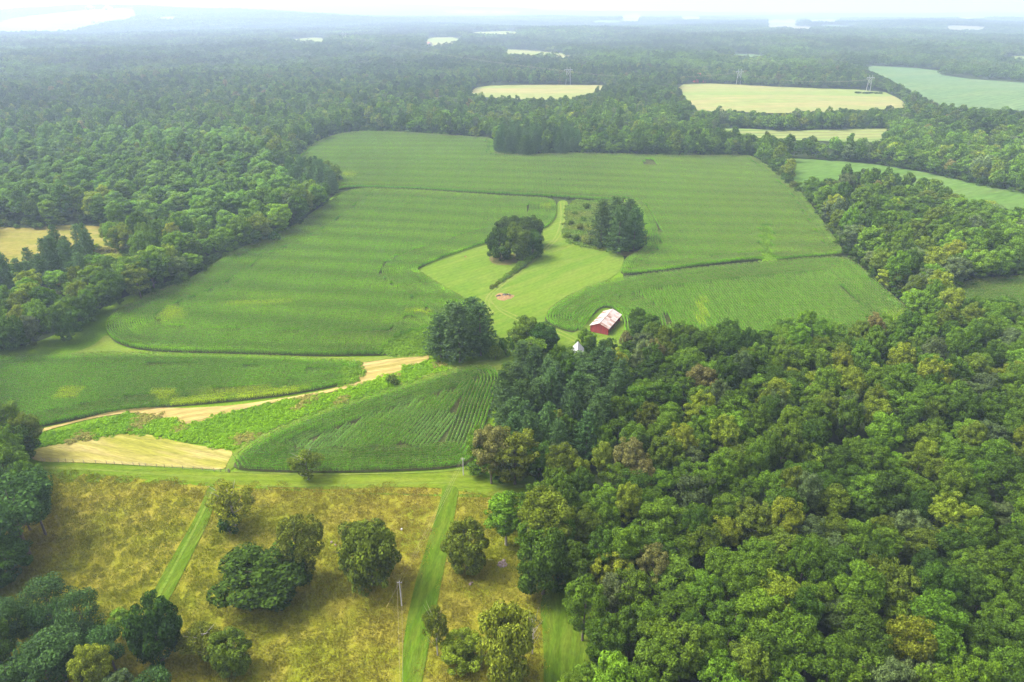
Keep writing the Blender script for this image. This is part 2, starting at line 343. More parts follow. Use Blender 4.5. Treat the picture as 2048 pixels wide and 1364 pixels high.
FAR = [  # (outline, material, name)
 ([(935,188),(960,172),(1080,170),(1200,171),(1216,175),(1190,185),(1145,201),(1050,201),(960,195)], g_farpale, 'hay_meadow'),
 ([(1352,170),(1420,167),(1560,175),(1762,182),(1802,200),(1817,219),(1700,223),(1560,229),(1440,223),(1395,226),(1372,200)], g_farpale, 'hilltop_field'),
 ([(1712,131),(1872,139),(1887,155),(2120,172),(2120,226),(1900,219),(1832,192),(1782,160)], g_farsoy, 'soy_field'),
 ([(1415,258),(1500,259),(1560,263),(1700,260),(1785,257),(1762,270),(1765,287),(1640,284),(1540,280),(1460,270)], g_contour, 'contour_field'),
 ([(1003,99),(1050,101),(1152,110),(1120,118),(1020,112)], g_farpale, 'forest_clearing'),
 ([(852,76),(920,75),(905,90),(848,96)], g_farpale, 'farm_field'),
 ([(-60,66),(-10,46),(30,36),(150,22),(266,15),(272,35),(182,51),(140,63),(20,66)], g_contour, 'valley_field'),
 ([(570,80),(640,75),(652,85),(600,86)], g_farpale, 'farm_field'),
 ([(298,36),(350,33),(345,41)], g_farpale, 'farm_field'),
 ([(936,65),(1032,62),(1034,71),(960,71)], g_farpale, 'farm_field'),
 ([(1062,12),(1150,8),(1240,15),(1180,23),(1080,22)], g_farbright, 'stubble_field'),
 ([(1245,28),(1282,26),(1278,44),(1245,44)], g_farbright, 'stubble_field'),
 ([(1186,41),(1242,41),(1240,47),(1190,47)], g_farsoy, 'farm_field'),
 ([(1535,39),(1595,38),(1596,54),(1570,56),(1536,58)], g_farbright, 'stubble_field'),
 ([(1578,53),(1622,53),(1620,61),(1580,61)], g_farbright, 'stubble_field'),
 ([(1615,39),(1682,38),(1670,46),(1622,45)], g_farbright, 'stubble_field'),
 ([(1640,50),(1720,52),(1690,57),(1645,56)], g_farsoy, 'farm_field'),
 ([(1890,51),(1976,54),(1970,62),(1900,61)], g_farbright, 'stubble_field'),
 ([(1362,33),(1402,33),(1400,40),(1366,41)], g_farbright, 'stubble_field'),
 ([(2015,112),(2100,115),(2100,125),(2020,121)], g_farpale, 'farm_field'),
 ([(1456,108),(1526,110),(1522,120),(1470,118)], g_farsoy, 'farm_field'),
 ([(880,20),(1040,22),(1040,27),(900,27)], g_farpale, 'farm_field'),
 ([(1915,34),(1975,34),(1970,39),(1920,39)], g_farbright, 'stubble_field'),
]
OPEN += [f[0] for f in FAR]

def is_open(px, py):
    r = np.zeros(np.shape(px), bool)
    for p in OPEN:
        r |= inpoly(px, py, p)
    return r

# ------------------------------------------------------------------ ground sheets
def polar_ground():
    rr = np.concatenate([np.arange(0, 1400, 11.0), np.geomspace(1400, 16000, 110)]); na = 300
    a = np.arange(na) * 2 * pi / na
    X = np.outer(rr, np.cos(a)).ravel(); Y = np.outer(rr, np.sin(a)).ravel(); Z = H(X, Y)
    i = np.arange(len(rr) - 1)[:, None] * na + np.arange(na)[None]; j = np.arange(len(rr) - 1)[:, None] * na + (np.arange(na)[None] + 1) % na
    F = np.stack([i, i + na, j + na, j], -1).reshape(-1, 4)
    F = F[na:]
    c = [(k, na + k, na + (k + 1) % na) for k in range(na)]
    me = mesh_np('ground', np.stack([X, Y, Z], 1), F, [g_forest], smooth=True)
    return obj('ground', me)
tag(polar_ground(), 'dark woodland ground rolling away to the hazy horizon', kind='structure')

def world_poly(px, sm=2, step=8):
    p = chaikin(px, sm) if sm else np.array(px, float)
    p = densify(p, step)
    x, y = G(p[:, 0], p[:, 1])
    return np.stack([x, y], 1)

def sheet_world(name, wp, mat, off, grid, label):
    lo = wp.min(0); hi = wp.max(0)
    gx, gy = np.meshgrid(np.arange(lo[0], hi[0], grid), np.arange(lo[1], hi[1], grid)); gx = gx.ravel() + .13; gy = gy.ravel() + .17
    k = inpoly(gx, gy, wp); pts = [Vector((float(a), float(b))) for a, b in wp] + [Vector((float(a), float(b))) for a, b in zip(gx[k], gy[k])]
    n = len(wp)
    v, e, f, *_ = geometry.delaunay_2d_cdt(pts, [(i, (i + 1) % n) for i in range(n)], [], 1, 1e-4)
    V = np.array([(q.x, q.y) for q in v]); Z = H(V[:, 0], V[:, 1]) + off
    F = np.array([t for t in f if len(t) == 3])
    # keep triangles facing up
    A = V[F]; cr = (A[:, 1, 0] - A[:, 0, 0]) * (A[:, 2, 1] - A[:, 0, 1]) - (A[:, 1, 1] - A[:, 0, 1]) * (A[:, 2, 0] - A[:, 0, 0])
    F[cr < 0] = F[cr < 0][:, ::-1]
    o = obj(name, mesh_np(name, np.column_stack([V, Z]), F, [mat], smooth=True))
    return tag(o, label, kind='structure')

def sheet(name, px, mat, off, grid=9, label='', sm=2, step=8):
    return sheet_world(name, world_poly(px, sm, step), mat, off, grid, label)

def ribbon(name, px, width, mat, off, label):
    p = densify(chaikin(px, 3, False), 4, False); x, y = G(p[:, 0], p[:, 1]); c = np.stack([x, y], 1)
    t = np.gradient(c, axis=0); t /= np.linalg.norm(t, axis=1)[:, None]; nrm = np.stack([-t[:, 1], t[:, 0]], 1)
    wv = width * (0.75 + .5 * vnoise(x, y, 5, 3))[:, None] / 2
    L = c + nrm * wv; R_ = c - nrm * wv; V = np.vstack([L, R_]); n = len(c)
    F = np.array([(i, i + n, i + n + 1, i + 1) for i in range(n - 1)])
    Z = H(V[:, 0], V[:, 1]) + off
    return tag(obj(name, mesh_np(name, np.column_stack([V, Z]), F, [mat], smooth=True)), label, kind='structure')

sheet('meadow', P_MEADOW, g_meadow, .12, 10, 'green grass between the crop fields')
sheet('pasture', P_PASTURE, g_pasture, .12, 8, 'dry tan and olive pasture below the fields')
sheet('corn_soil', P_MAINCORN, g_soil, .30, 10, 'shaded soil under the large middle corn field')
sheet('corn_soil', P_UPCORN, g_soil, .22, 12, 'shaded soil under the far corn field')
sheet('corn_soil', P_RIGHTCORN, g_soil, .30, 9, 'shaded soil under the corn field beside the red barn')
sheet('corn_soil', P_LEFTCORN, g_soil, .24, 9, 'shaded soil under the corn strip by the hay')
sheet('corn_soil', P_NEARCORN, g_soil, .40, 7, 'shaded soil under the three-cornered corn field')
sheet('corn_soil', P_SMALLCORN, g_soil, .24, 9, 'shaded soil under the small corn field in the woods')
sheet('hay_strip', P_HAYUP, g_hay, .34, 7, 'pale strip of cut hay winding through the grass')
sheet('weed_strip', P_WEED, g_weed, .28, 6, 'bright green weedy strip between the hay strips')
sheet('hay_field', P_HAYLOW, g_hay2, .32, 7, 'pale yellow mown hay field above the pasture fence')
sheet('mown_path', P_LANE_TOP, g_lane, .22, 7, 'mown green lane along the top of the pasture')
sheet('mown_path', P_LANE_MID, g_lane2, .30, 6, 'mown green lane running down the pasture beside the power line')
sheet('mown_path', P_LANE_LEFT, g_lane2, .30, 6, 'mown green lane slanting through the dry pasture')
sheet('mown_path', P_LANE_RIGHT, g_lane2, .30, 6, 'dark mown lane along the edge of the wood')
sheet('grass_path', P_GRASSLANE, g_grasslane, .34, 6, 'pale grass track curving above the three-cornered corn field')
sheet('yard_lawn', P_YARD, g_yard, .40, 8, 'mown green yard round the barn and oak trees')
sheet('meadow_clearing', P_TANFIELD, g_tan, .3, 12, 'tan meadow enclosed by the woods')
sheet('soy_field', P_SOY, g_soy, .35, 14, 'smooth green field beyond the hedgerow')
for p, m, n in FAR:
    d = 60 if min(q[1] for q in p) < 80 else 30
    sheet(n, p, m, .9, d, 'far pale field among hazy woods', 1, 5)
sheet('grass_path', [(125,716),(190,692),(214,668),(232,690),(262,704),(340,709),(540,714),(720,717),(790,713),(858,706),(858,714),(780,719),(716,729),(600,723),(450,717),(300,715),(200,716)], g_grasslane, .44, 7, 'pale grass track between the two corn fields')
sheet('rough_ground', [(1138,404),(1180,402),(1262,404),(1290,440),(1298,490),(1250,504),(1186,500),(1124,482),(1134,440)], g_thicket, .50, 8, 'rough weedy ground beside the pine clump')
sheet('bare_patch', [(975,515),(1010,508),(1075,512),(1040,525),(1015,533),(985,530)], g_bare, .50, 5, 'bare brown ground under the oak clump')
sheet('bare_patch', [(1225,503),(1262,506),(1298,497),(1290,515),(1255,517)], g_bare, .50, 5, 'bare brown ground under the pine clump')
for dx in (-3, 4):
    ribbon('wheel_track', [(1124+dx,405),(1126+dx,440),(1116+dx,475),(1090+dx,500),(1050+dx,535),(1010+dx,565),(978+dx,592),(972+dx,610),(985+dx,630)], .9, g_track, .47, 'worn wheel track through the yard')
    ribbon('wheel_track', [(975+dx,600),(1000,622+dx),(1050,645+dx),(1110,662+dx),(1140,676+dx),(1165,690+dx)], .8, g_track, .50, 'worn wheel track towards the barn')
ribbon('wheel_track', [(520,973),(600,975),(700,972),(820,968),(900,966)], .7, g_grasslane, .27, 'pale wheel track along the mown lane')
ribbon('wheel_track', [(80,936),(200,941),(330,951),(440,958)], .7, g_grasslane, .27, 'pale wheel track along the mown lane')
ribbon('wheel_track', [(425,985),(400,1040),(360,1115),(315,1200)], .55, g_grasslane, .35, 'pale wheel track down the slanting lane')
ribbon('hay_edge', [(470,945),(560,949),(640,951),(760,949),(860,946),(945,938)], .7, g_grasslane, .36, 'pale cut stubble along the corn edge')

# ------------------------------------------------------------------ plants as meshes
def quads(P, Nn, T, a, b):
    """diamond leaves: centre P, normal Nn, long axis T, half sizes a and b"""
    T = T - Nn * (T * Nn).sum(1)[:, None]; T /= np.linalg.norm(T, axis=1)[:, None] + 1e-9
    B = np.cross(Nn, T); n = len(P)
    V = np.stack([P + T * a[:, None], P + B * b[:, None], P - T * a[:, None], P - B * b[:, None]], 1).reshape(-1, 3)
    return V, np.arange(4 * n).reshape(n, 4)

def rdir(n, r):
    d = r.normal(size=(n, 3)); return d / np.linalg.norm(d, axis=1)[:, None]

def broad_crown(seed, R, Ht, zlow, nl, lr, nleaf, ls, top=1.0, airy=0.0, flip=.6, wob_=1.0):
    r = np.random.default_rng(seed); P = []; Q = []; sh = []
    zc = (zlow + Ht) / 2; hz = (Ht - zlow) / 2
    ph = r.uniform(0, 6.3, 4); lobes = []
    for k in range(nl):
        d = rdir(1, r)[0]
        if d[2] < -.2 and r.random() < flip: d[2] = abs(d[2])
        az = math.atan2(d[1], d[0]); wob = 1 + wob_ * (.16 * math.sin(2 * az + ph[0]) + .12 * math.sin(3 * az + ph[1] + 2 * d[2]) + .08 * math.sin(5 * d[2] + ph[2]))
        q = r.uniform(.70, 1.0) if k > nl * .2 else r.uniform(.2, .7)
        l = lr * r.uniform(.65, 1.25)
        hor = math.sqrt(max(0, 1 - d[2] ** 2)) ** top
        hn = d[:2] / (np.linalg.norm(d[:2]) + 1e-6)
        c = np.array([hn[0] * hor * (R - l * .7) * q * wob, hn[1] * hor * (R - l * .7) * q * wob, zc + d[2] * (hz - l * .6) * q * (1 + .1 * math.sin(4 * az + ph[3]))])
        lobes.append((c, l))
    for c, l in lobes:
        n = int(nleaf * (l / lr) ** 2 * (1 - airy * .5))
        d = rdir(n, r); out = (c - np.array([0, 0, zc])); out /= np.linalg.norm(out) + 1e-6
        keep = (d @ out) > r.uniform(-1.0, .1, n); d = d[keep]; n = len(d)
        rad = l * (1 - np.abs(r.normal(0, .16 + .3 * airy, n)))
        p = c + d * rad[:, None] * np.array([1, 1, .8])
        nn = d + .55 * r.normal(size=(n, 3)) + np.array([0, 0, .35]); nn /= np.linalg.norm(nn, axis=1)[:, None]
        P.append(p); Q.append(nn); sh.append(np.full(n, r.uniform(.82, 1.18)))
    P = np.vstack(P); Q = np.vstack(Q); n = len(P); sh = np.concatenate(sh)
    a = ls * r.uniform(.7, 1.35, n); V, F = quads(P, Q, rdir(n, r), a, a * r.uniform(.5, .8, n))
    return V, F, np.repeat(sh, 4)

def pine_crown(seed, R, Ht, z0, sparse=1.0):
    r = np.random.default_rng(seed); P = []; Q = []; T = []; A = []
    z = z0
    while z < Ht - .3:
        t = (z - z0) / (Ht - z0); L = R * (1 - t ** 1.7) ** .75 * (.55 + .45 * min(1, t * 5 + .4)) + .35
        nb = r.integers(6, 9); a0 = r.uniform(0, 6.3)
        for k in range(nb):
            a = a0 + 2 * pi * k / nb + r.normal(0, .15); Lk = L * r.uniform(.65, 1.12)
            up = .12 + .5 * t + r.normal(0, .08)
            for s in np.linspace(.25, 1, max(3, int(Lk * 1.9 * sparse))):
                sp = (s * Lk) * .16 * r.normal()
                c = np.array([math.cos(a) * s * Lk - math.sin(a) * sp, math.sin(a) * s * Lk + math.cos(a) * sp, z + up * s * Lk * (.3 + .7 * s) - .15 * Lk * s + r.normal(0, .12)])
                m = 10
                d = np.array([math.cos(a), math.sin(a), .75]) * .8 + r.normal(size=(m, 3)) * .62
                d /= np.linalg.norm(d, axis=1)[:, None]
                P.append(c + d * .34); T.append(d); q = rdir(m, r) + np.array([0, 0, .8]); Q.append(q / np.linalg.norm(q, axis=1)[:, None]); A.append(r.uniform(.34, .58, m))
        z += r.uniform(.75, 1.1)
    P = np.vstack(P); Q = np.vstack(Q); T = np.vstack(T); A = np.concatenate(A)
    V, F = quads(P, Q, T, A, A * .30)
    return V, F, np.repeat(r.uniform(.9, 1.1, len(P)), 4)

def crown_mesh(name, VFS, mat):
    V, F, s = VFS
    return mesh_np(name, V, F, [mat], attrs={'shade': s})

def trunk_mesh(name, Ht, rad, limbs, spread, seed, mat, start=.3):
    r = random.Random(seed); mb = MB()
    lean = (r.uniform(-.3, .3), r.uniform(-.3, .3))
    pt = lambda t: (lean[0] * t * t * 2, lean[1] * t * t * 2, -.6 + (Ht + .6) * t)
    mb.tube([pt(t) for t in (0, .1, .35, .6, .8, .92)], [rad * 1.35, rad, rad * .8, rad * .55, rad * .3, rad * .1], 7)
    for k in range(limbs):
        t = start + (.8 - start) * k / max(1, limbs); a = r.uniform(0, 6.3) + k * 2.4; b = Vector(pt(t)); L = spread * r.uniform(.6, .95)
        d = Vector((math.cos(a), math.sin(a), r.uniform(.35, .9)))
        mb.tube([b, b + d * L * .5 + Vector((0, 0, .1 * L)), b + d * L * .95 + Vector((0, 0, .35 * L))], [rad * .42, rad * .26, rad * .06], 5)
    return mb.mesh(name, mat)

# kinds: name -> (list of crown meshes, trunk mesh, nominal radius, nominal height)
KIND = {}
def add_kind(k, crowns, trunk, R, Ht): KIND[k] = (crowns, trunk, R, Ht)
add_kind('wood', [crown_mesh('crown', broad_crown(10 + i, 5, 14, 2.0, 84 + 8 * i, 1.08 - .04 * i, 165, .19, (.9, 1.1, 1, 1.3, .85, 1.2)[i], 0, .5, .55), M_LEAF) for i in range(6)],
         trunk_mesh('trunk', 13, .26, 6, 2.7, 1, M_BARK, .3), 5, 14)
add_kind('round', [crown_mesh('crown', broad_crown(30 + i, 5, 10, -.2, 100, 1.1, 190, .20, .7, 0, .12, .4), M_LEAF) for i in range(3)],
         trunk_mesh('trunk', 8.6, .35, 8, 3.0, 2, M_BARK, .2), 5, 10)
add_kind('airy', [crown_mesh('crown', broad_crown(40 + i, 4, 11, 1.2, 42, 1.15, 190, .20, .9, .45), M_LEAF) for i in range(3)],
         trunk_mesh('trunk', 11, .22, 11, 3.8, 3, M_PALEBARK, .2), 4, 11)
add_kind('shrub', [crown_mesh('crown', broad_crown(50 + i, 2, 3, -.2, 18, .75, 90, .17, .7), M_LEAF) for i in range(3)],
         trunk_mesh('trunk', 2.4, .1, 4, 1.4, 4, M_BARK, .15), 2, 3)
add_kind('locust', [crown_mesh('crown', broad_crown(60 + i, 4.6, 14, 3.5, 24, 1.7, 330, .19, 1.0, .25), M_LEAF) for i in range(3)],
         trunk_mesh('trunk', 13, .24, 7, 3.0, 5, M_BARK), 4.6, 14)
add_kind('poplar', [crown_mesh('crown', broad_crown(70 + i, 4.4, 18, 3, 70, 1.15, 190, .22, 1.4), M_LEAF) for i in range(3)],
         trunk_mesh('trunk', 16, .26, 6, 2.4, 6, M_PALEBARK), 4.4, 18)
add_kind('pine', [crown_mesh('crown', pine_crown(80 + i, 4.6, 19, 2.2), M_NEEDLE) for i in range(4)],
         trunk_mesh('trunk', 19, .3, 0, 1, 7, M_BARK), 4.6, 19)
add_kind('bare', [crown_mesh('crown', broad_crown(90, 3, 9, 3, 14, 1.0, 22, .2, 1.0, .8), M_LEAF)],
         trunk_mesh('trunk', 9, .2, 16, 3.2, 8, M_PALEBARK, .2), 3, 9)

PAL = {  # leaf colours
 'dark green': (.046, .086, .009), 'mid green': (.074, .130, .011), 'fresh green': (.092, .165, .012), 'olive': (.086, .122, .012),
 'yellow-green': (.138, .176, .014), 'grey-green': (.076, .110, .034), 'brownish': (.128, .124, .034), 'golden': (.27, .23, .016),
 'blue-green': (.050, .098, .024), 'pine green': (.062, .114, .030), 'deep green': (.034, .068, .010), 'orange-tinged': (.25, .17, .025)}

placed = []          # everything that stands as an object of its own
def plant(kind, x, y, R, Ht, tint, name, label, cat, group=None, var=None, rz=None, sink=0.0):
    crowns, trunk, R0, H0 = KIND[kind]
    root = empty(name, (x, y, float(H(x, y)) - sink), rng.uniform(0, 6.28) if rz is None else rz)
    tag(root, label, cat, group)
    s = (R / R0, R / R0 * float(rng.uniform(.93, 1.07)), Ht / H0)
    c = obj('crown', crowns[int(rng.integers(len(crowns))) if var is None else var % len(crowns)], root); c.scale = s
    c['tint'] = [float(v) for v in tint]
    t = obj('trunk', trunk, root); t.scale = s
    placed.append(root)
    return root

def jitter(t, k=.14):
    return np.array(t) * (1 + rng.normal(0, k)) * (1 + rng.normal(0, .06, 3))

def tree_px(kind, cx, yb, w, yt, tint, name, label, cat, group=None, var=None):
    """a tree that shows between pixel rows yt and yb, w pixels wide round column cx"""
    ym = .5 * (yb + yt); dep = PITCH + math.atan((ym - CY) / FPX)
    x, y = G(cx, ym); x, y = float(x[0]), float(y[0]); f = (y * CP - (float(H(x, y)) - CAMZ) * SP) * .93
    R = .5 * w * f / FPX; hh = .5 * (yb - yt) * f / FPX
    b = math.sqrt(max((.45 * R) ** 2, hh * hh - (R * math.sin(dep)) ** 2)) / math.cos(dep); b = min(b, 3.2 * R)
    if kind in ('round', 'wood', 'airy', 'locust'): R *= 1.13
    k = 1 - b / (CAMZ - float(H(x, y))); x, y = x * k, y * k; Ht = 2 * b
    return plant(kind, x, y, R, Ht, jitter(PAL[tint], .05) if isinstance(tint, str) else tint, name, label, cat, group, var)

B, PN, SHB = 'broadleaf_tree', 'pine_tree', 'shrub'
TP, OK, YP = 'trees standing in the dry pasture', 'oak clump in the yard', 'pine clump in the yard'
one = [
 ('airy',613,966,62,897,'olive',B,'small dark olive tree at the bottom edge of the three-cornered corn field','tree',TP,0),
 ('airy',462,1060,82,962,'yellow-green',B,'airy yellow-green tree with a dark bush at its foot beside the slanting lane','tree',TP,1),
 ('shrub',457,1073,50,1024,'deep green',SHB,'dark round bush at the foot of the airy yellow-green tree','shrub',None,0),
 ('round',528,1222,180,1072,'dark green',B,'largest dark round tree standing in the dry pasture','tree',TP,0),
 ('wood',604,1165,92,1028,'olive',B,'taller olive tree behind the largest dark round pasture tree','tree',TP,1),
 ('round',738,1180,116,1034,'olive',B,'dense egg-shaped dark olive tree beside the near utility pole','tree',TP,1),
 ('round',932,1146,84,1038,'olive',B,'rounded olive tree across the mown lane from the near utility pole','tree',TP,2),
 ('poplar',1012,1098,86,980,'fresh green',B,'bright green tree at the pasture corner of the big wood','tree',TP,0),
 ('wood',1095,1135,110,985,'olive',B,'broad olive tree behind the bright green corner tree','tree',TP,2),
 ('round',1088,1196,100,1058,'dark green',B,'dark leafy tree rounding the wood corner above the dark mown lane','tree',TP,2),
 ('wood',982,972,76,846,'brownish',B,'tall grey-brown tree at the wood corner above the mown lane','tree',TP,3),
 ('wood',1030,976,92,858,'olive',B,'broad olive tree beside the grey-brown one at the wood corner','tree',TP,4),
 ('wood',1078,972,70,880,'dark green',B,'dark green tree behind the lane end at the wood corner','tree',TP,5),
 ('airy',872,1312,46,1212,'olive',B,'thin leaning tree with a pale bare stem by the lower mown lane','tree',TP,2),
 ('round',925,1345,92,1258,'yellow-green',B,'spreading light olive tree between the thin tree and the tall green one','tree',TP,0),
 ('round',1012,1368,112,1206,'yellow-green',B,'tallest yellow-green tree of the loose bottom clump','tree',TP,1),
 ('bare',1066,1310,44,1222,'grey-green',B,'grey half-bare tree with pale branches beside the dark mown lane','tree',TP,0),
 ('airy',405,1330,80,1240,'olive',B,'olive scrubby tree beside the dark upright tree','tree',TP,0),
 ('round',458,1350,84,1256,'olive',B,'brownish olive scrubby tree facing the open pasture','tree',TP,2),
 ('round',305,1330,104,1188,'deep green',B,'upright deep green tree at the end of the slanting lane','tree',TP,0),
 ('round',22,935,92,836,'dark green',B,'dark round tree at the left end of the pale hay field','tree',TP,1),
 ('shrub',782,774,36,748,'mid green',SHB,'round green bush standing in the weedy strip','shrub',None,1),
 ('shrub',548,488,30,462,'mid green',SHB,'lone round shrub between the forest edge and the corn','shrub',None,2),
 ('round',1050,693,62,630,'olive',B,'olive round tree behind the dark round one by the yard','tree',None,0),
 ('round',1086,704,60,643,'deep green',B,'dark round tree in front of the yard beside the small white house','tree',None,1),
 ('airy',1062,722,62,672,'fresh green',B,'low bright green tree in front of the dark round yard trees','tree',None,2),
 ('shrub',1012,714,36,670,'mid green',SHB,'green bush between the dark pines and the round yard trees','shrub',None,0),
 ('shrub',990,722,30,690,'fresh green',SHB,'light green bush at the foot of the dark pines','shrub',None,1),
 ('round',1172,706,42,656,'fresh green',B,'bright green small tree between the red barn and white house','tree',None,2),
 ('wood',1284,690,50,626,'dark green',B,'tallest dark tree at the wood edge nearest the red barn','tree',None,3),
 ('shrub',1250,700,30,660,'brownish',SHB,'dark brownish bush at the barn clearing','shrub',None,2),
 ('pine',1130,778,46,706,'pine green',PN,'dark pine directly in front of the small white house','pine tree','pines in front of the white house',0),
 ('pine',1162,784,50,702,'pine green',PN,'pine before the white house on the barn side','pine tree','pines in front of the white house',2),
 ('pine',1188,772,44,700,'pine green',PN,'last pine beside the bright green tree below the barn','pine tree','pines in front of the white house',3),
 ('pine',1100,770,46,708,'pine green',PN,'pine before the white house on the track side','pine tree','pines in front of the white house',1),
 ('locust',28,1120,130,952,'blue-green',B,'large blue-green tree at the left edge of the dry pasture','tree',TP,0),
 ('locust',72,1075,84,962,'blue-green',B,'blue-green tree overhanging the dry pasture from the left','tree',TP,1),
 ('round',8,1168,96,1070,'dark green',B,'dark low tree below the blue-green trees at the pasture edge','tree',TP,2),
 # oak clump
 ('round',1000,521,58,452,'dark green',B,'lowest dark oak at the front of the oak clump','tree',OK,0),
 ('round',1020,480,60,428,'deep green',B,'deep green oak at the back of the oak clump','tree',OK,1),
 ('round',1034,521,54,446,'olive',B,'brown-tinged olive oak in the middle of the oak clump','tree',OK,2),
 ('round',1060,494,56,430,'dark green',B,'dark oak at the back beside the wheel track','tree',OK,0),
 ('round',1066,516,44,458,'dark green',B,'dark narrow oak where the hedge meets the oak clump','tree',OK,1),
 # pines
 ('pine',880,718,66,628,'pine green',PN,'front pine of the dark clump nearest the hay strip','pine tree','dark pine clump by the hay strip',0),
 ('pine',918,728,72,612,'pine green',PN,'foremost pine in the middle of the dark clump','pine tree','dark pine clump by the hay strip',1),
 ('pine',960,714,68,606,'pine green',PN,'pine of the dark clump nearest the round yard trees','pine tree','dark pine clump by the hay strip',2),
 ('pine',905,690,66,604,'pine green',PN,'rear pine of the dark clump on the corn side','pine tree','dark pine clump by the hay strip',3),
 ('pine',945,690,66,596,'pine green',PN,'tallest rear pine of the dark clump','pine tree','dark pine clump by the hay strip',0),
 ('pine',1204,492,46,404,'pine green',PN,'pine nearest the weedy ground in the yard clump','pine tree',YP,1),
 ('pine',1240,506,54,414,'pine green',PN,'front middle pine of the yard clump','pine tree',YP,2),
 ('pine',1270,500,50,416,'pine green',PN,'pine of the yard clump nearest the curved corn rows','pine tree',YP,3),
 ('pine',1230,480,56,396,'pine green',PN,'tallest back pine of the yard clump','pine tree',YP,0),
 ('pine',1258,478,50,400,'pine green',PN,'back pine of the yard clump towards the far corn','pine tree',YP,1),
]
for a in one: tree_px(*a[:5], a[5], *a[6:])
sp = [(1136,400,10),(1150,432,14),(1142,452,16),(1160,462,20),(1182,474,20),(1136,478,18),(1154,486,22),(1176,492,24),(1196,500,22),(1165,445,16),(1175,420,18),(1190,432,18)]
for i, (a, b, w) in enumerate(sp):
    lab = ['tiny','pale','dark green','leafy','round green','low spreading','dusty pale','broad leafy','green corner','bushy','ragged','tall'][i]
    tree_px('shrub', a, b, w, b - w * .8, ('grey-green', 'mid green', 'dark green', 'olive')[i % 4], SHB, f'{lab} shrub of the weedy thicket beside the yard pines', 'shrub', 'shrubs of the yard thicket')
hd = [(1078,512),(1066,519),(1055,526),(1044,533),(1034,540),(1024,547),(1013,555),(1003,562),(992,570),(982,577)]
wd = ['first','second','third','fourth','fifth','sixth','seventh','eighth','ninth','tenth','eleventh','twelfth','thirteenth','fourteenth','fifteenth','sixteenth','seventeenth','eighteenth','nineteenth']
hd = [tuple((np.array(hd[q // 2]) + np.array(hd[(q + 1) // 2])) / 2) for q in range(19)]
for i, (a, b) in enumerate(hd):
    w = 24 - .6 * i + 3 * math.sin(i * 2.3)
    tree_px('shrub', a, b + 3, w, b - w * (.62 - .018 * i), 'mid green' if i < 10 else ('fresh green' if i < 15 else 'olive'), SHB, f'{wd[i]} bush of the hedge running down from the oak clump', 'shrub', 'hedge bushes in the yard')
for i, (a, b) in enumerate([(1093,367),(1121,364),(1103,397)]):
    tree_px('shrub', a, b, 5, b - 8, 'dark green', SHB, ['small dark sapling standing in the far corn', 'small dark sapling farther along in the far corn', 'thin sapling where far corn meets the track'][i], 'shrub', 'saplings in the far corn')
# hedgerow between the far corn and the smooth field
hr = [(1523,318,20),(1535,328,22),(1545,337,20),(1553,345,20),(1562,352,20),(1570,361,18),(1578,368,18),(1586,376,16),(1595,384,13),(1515,308,22)]
for i, (a, b, w) in enumerate(hr):
    j = sorted(range(len(hr)), key=lambda q: hr[q][1]).index(i)
    tree_px('round', a, b + 5, w, b - w * .95, ('dark green', 'olive', 'mid green')[i % 3], B, f'{wd[j]} tree from the far end of the hedgerow beyond the corn', 'tree', 'hedgerow trees beyond the corn')

# ------------------------------------------------------------------ woods: scatter
def scatter_woods():
    out = []
    s = 6.9
    gx, gy = np.meshgrid(np.arange(-1150, 1150, s), np.arange(44, 1450, s)); n = gx.size
    x = gx.ravel() + rng.uniform(-.42, .42, n) * s + (np.floor(gy.ravel() / s) % 2) * s / 2; y = gy.ravel() + rng.uniform(-.42, .42, n) * s
    r = np.hypot(x, y); px, py, f = proj(x, y, H(x, y))
    k = (r < 1420) & (px > -330) & (px < 2420) & (y > 46)
    x, y, r = x[k], y[k], r[k]
    k = (r < 330) | (rng.random(len(x)) < np.where(r < 650, .62, .50))
    return x[k], y[k]
tx, ty = scatter_woods()
tz = H(tx, ty); n = len(tx)
r_ = np.hypot(tx, ty)
px, py, dep_ = proj(tx, ty, tz)
ht = rng.uniform(10.5, 18, n) * (0.9 + .25 * vnoise(tx, ty, 40, 5)); rad = rng.uniform(3.5, 5.7, n)
pine_zone = inpoly(px, py, [(1000,770),(1050,745),(1190,730),(1240,800),(1235,900),(1140,950),(1010,930),(975,890)]) | inpoly(px, py, [(-40,545),(85,515),(130,500),(200,512),(195,570),(60,600),(-40,620)]) | \
    inpoly(px, py, [(985,312),(1020,285),(1150,285),(1160,312),(1060,316)]) | inpoly(px, py, [(560,352),(640,350),(684,372),(684,392),(600,410)])
pop_zone = inpoly(px, py, [(-40,300),(150,300),(300,290),(480,290),(540,330),(580,400),(480,500),(300,470),(240,460),(-40,460)])
loc_zone = inpoly(px, py, [(-200,950),(110,960),(120,1180),(270,1240),(420,1360),(440,1700),(-300,1700)])
kind = np.zeros(n, int)           # 0 wood 1 pine 2 poplar 3 locust
kind[pop_zone] = 2; kind[loc_zone & (rng.random(n) < .6)] = 3; kind[pine_zone & (rng.random(n) < .9)] = 1
ht = np.where(kind == 1, rng.uniform(15, 19, n), np.where(kind == 2, rng.uniform(15, 20, n), ht)); rad = np.where(kind == 1, rng.uniform(3.6, 4.8, n), np.where(kind == 2, rng.uniform(4.0, 5.2, n), rad))
bad = np.zeros(n, bool)
for fr in (0.02, .3, .52, .75):
    a, b, _ = proj(tx, ty, tz + ht * fr)
    bad |= is_open(a, b) & ((fr < .6) | (r_ > 600))
a, b, _ = proj(tx - rad * .35, ty, tz + ht * .45); bad |= is_open(a, b)
a, b, _ = proj(tx + rad * .35, ty, tz + ht * .45); bad |= is_open(a, b)
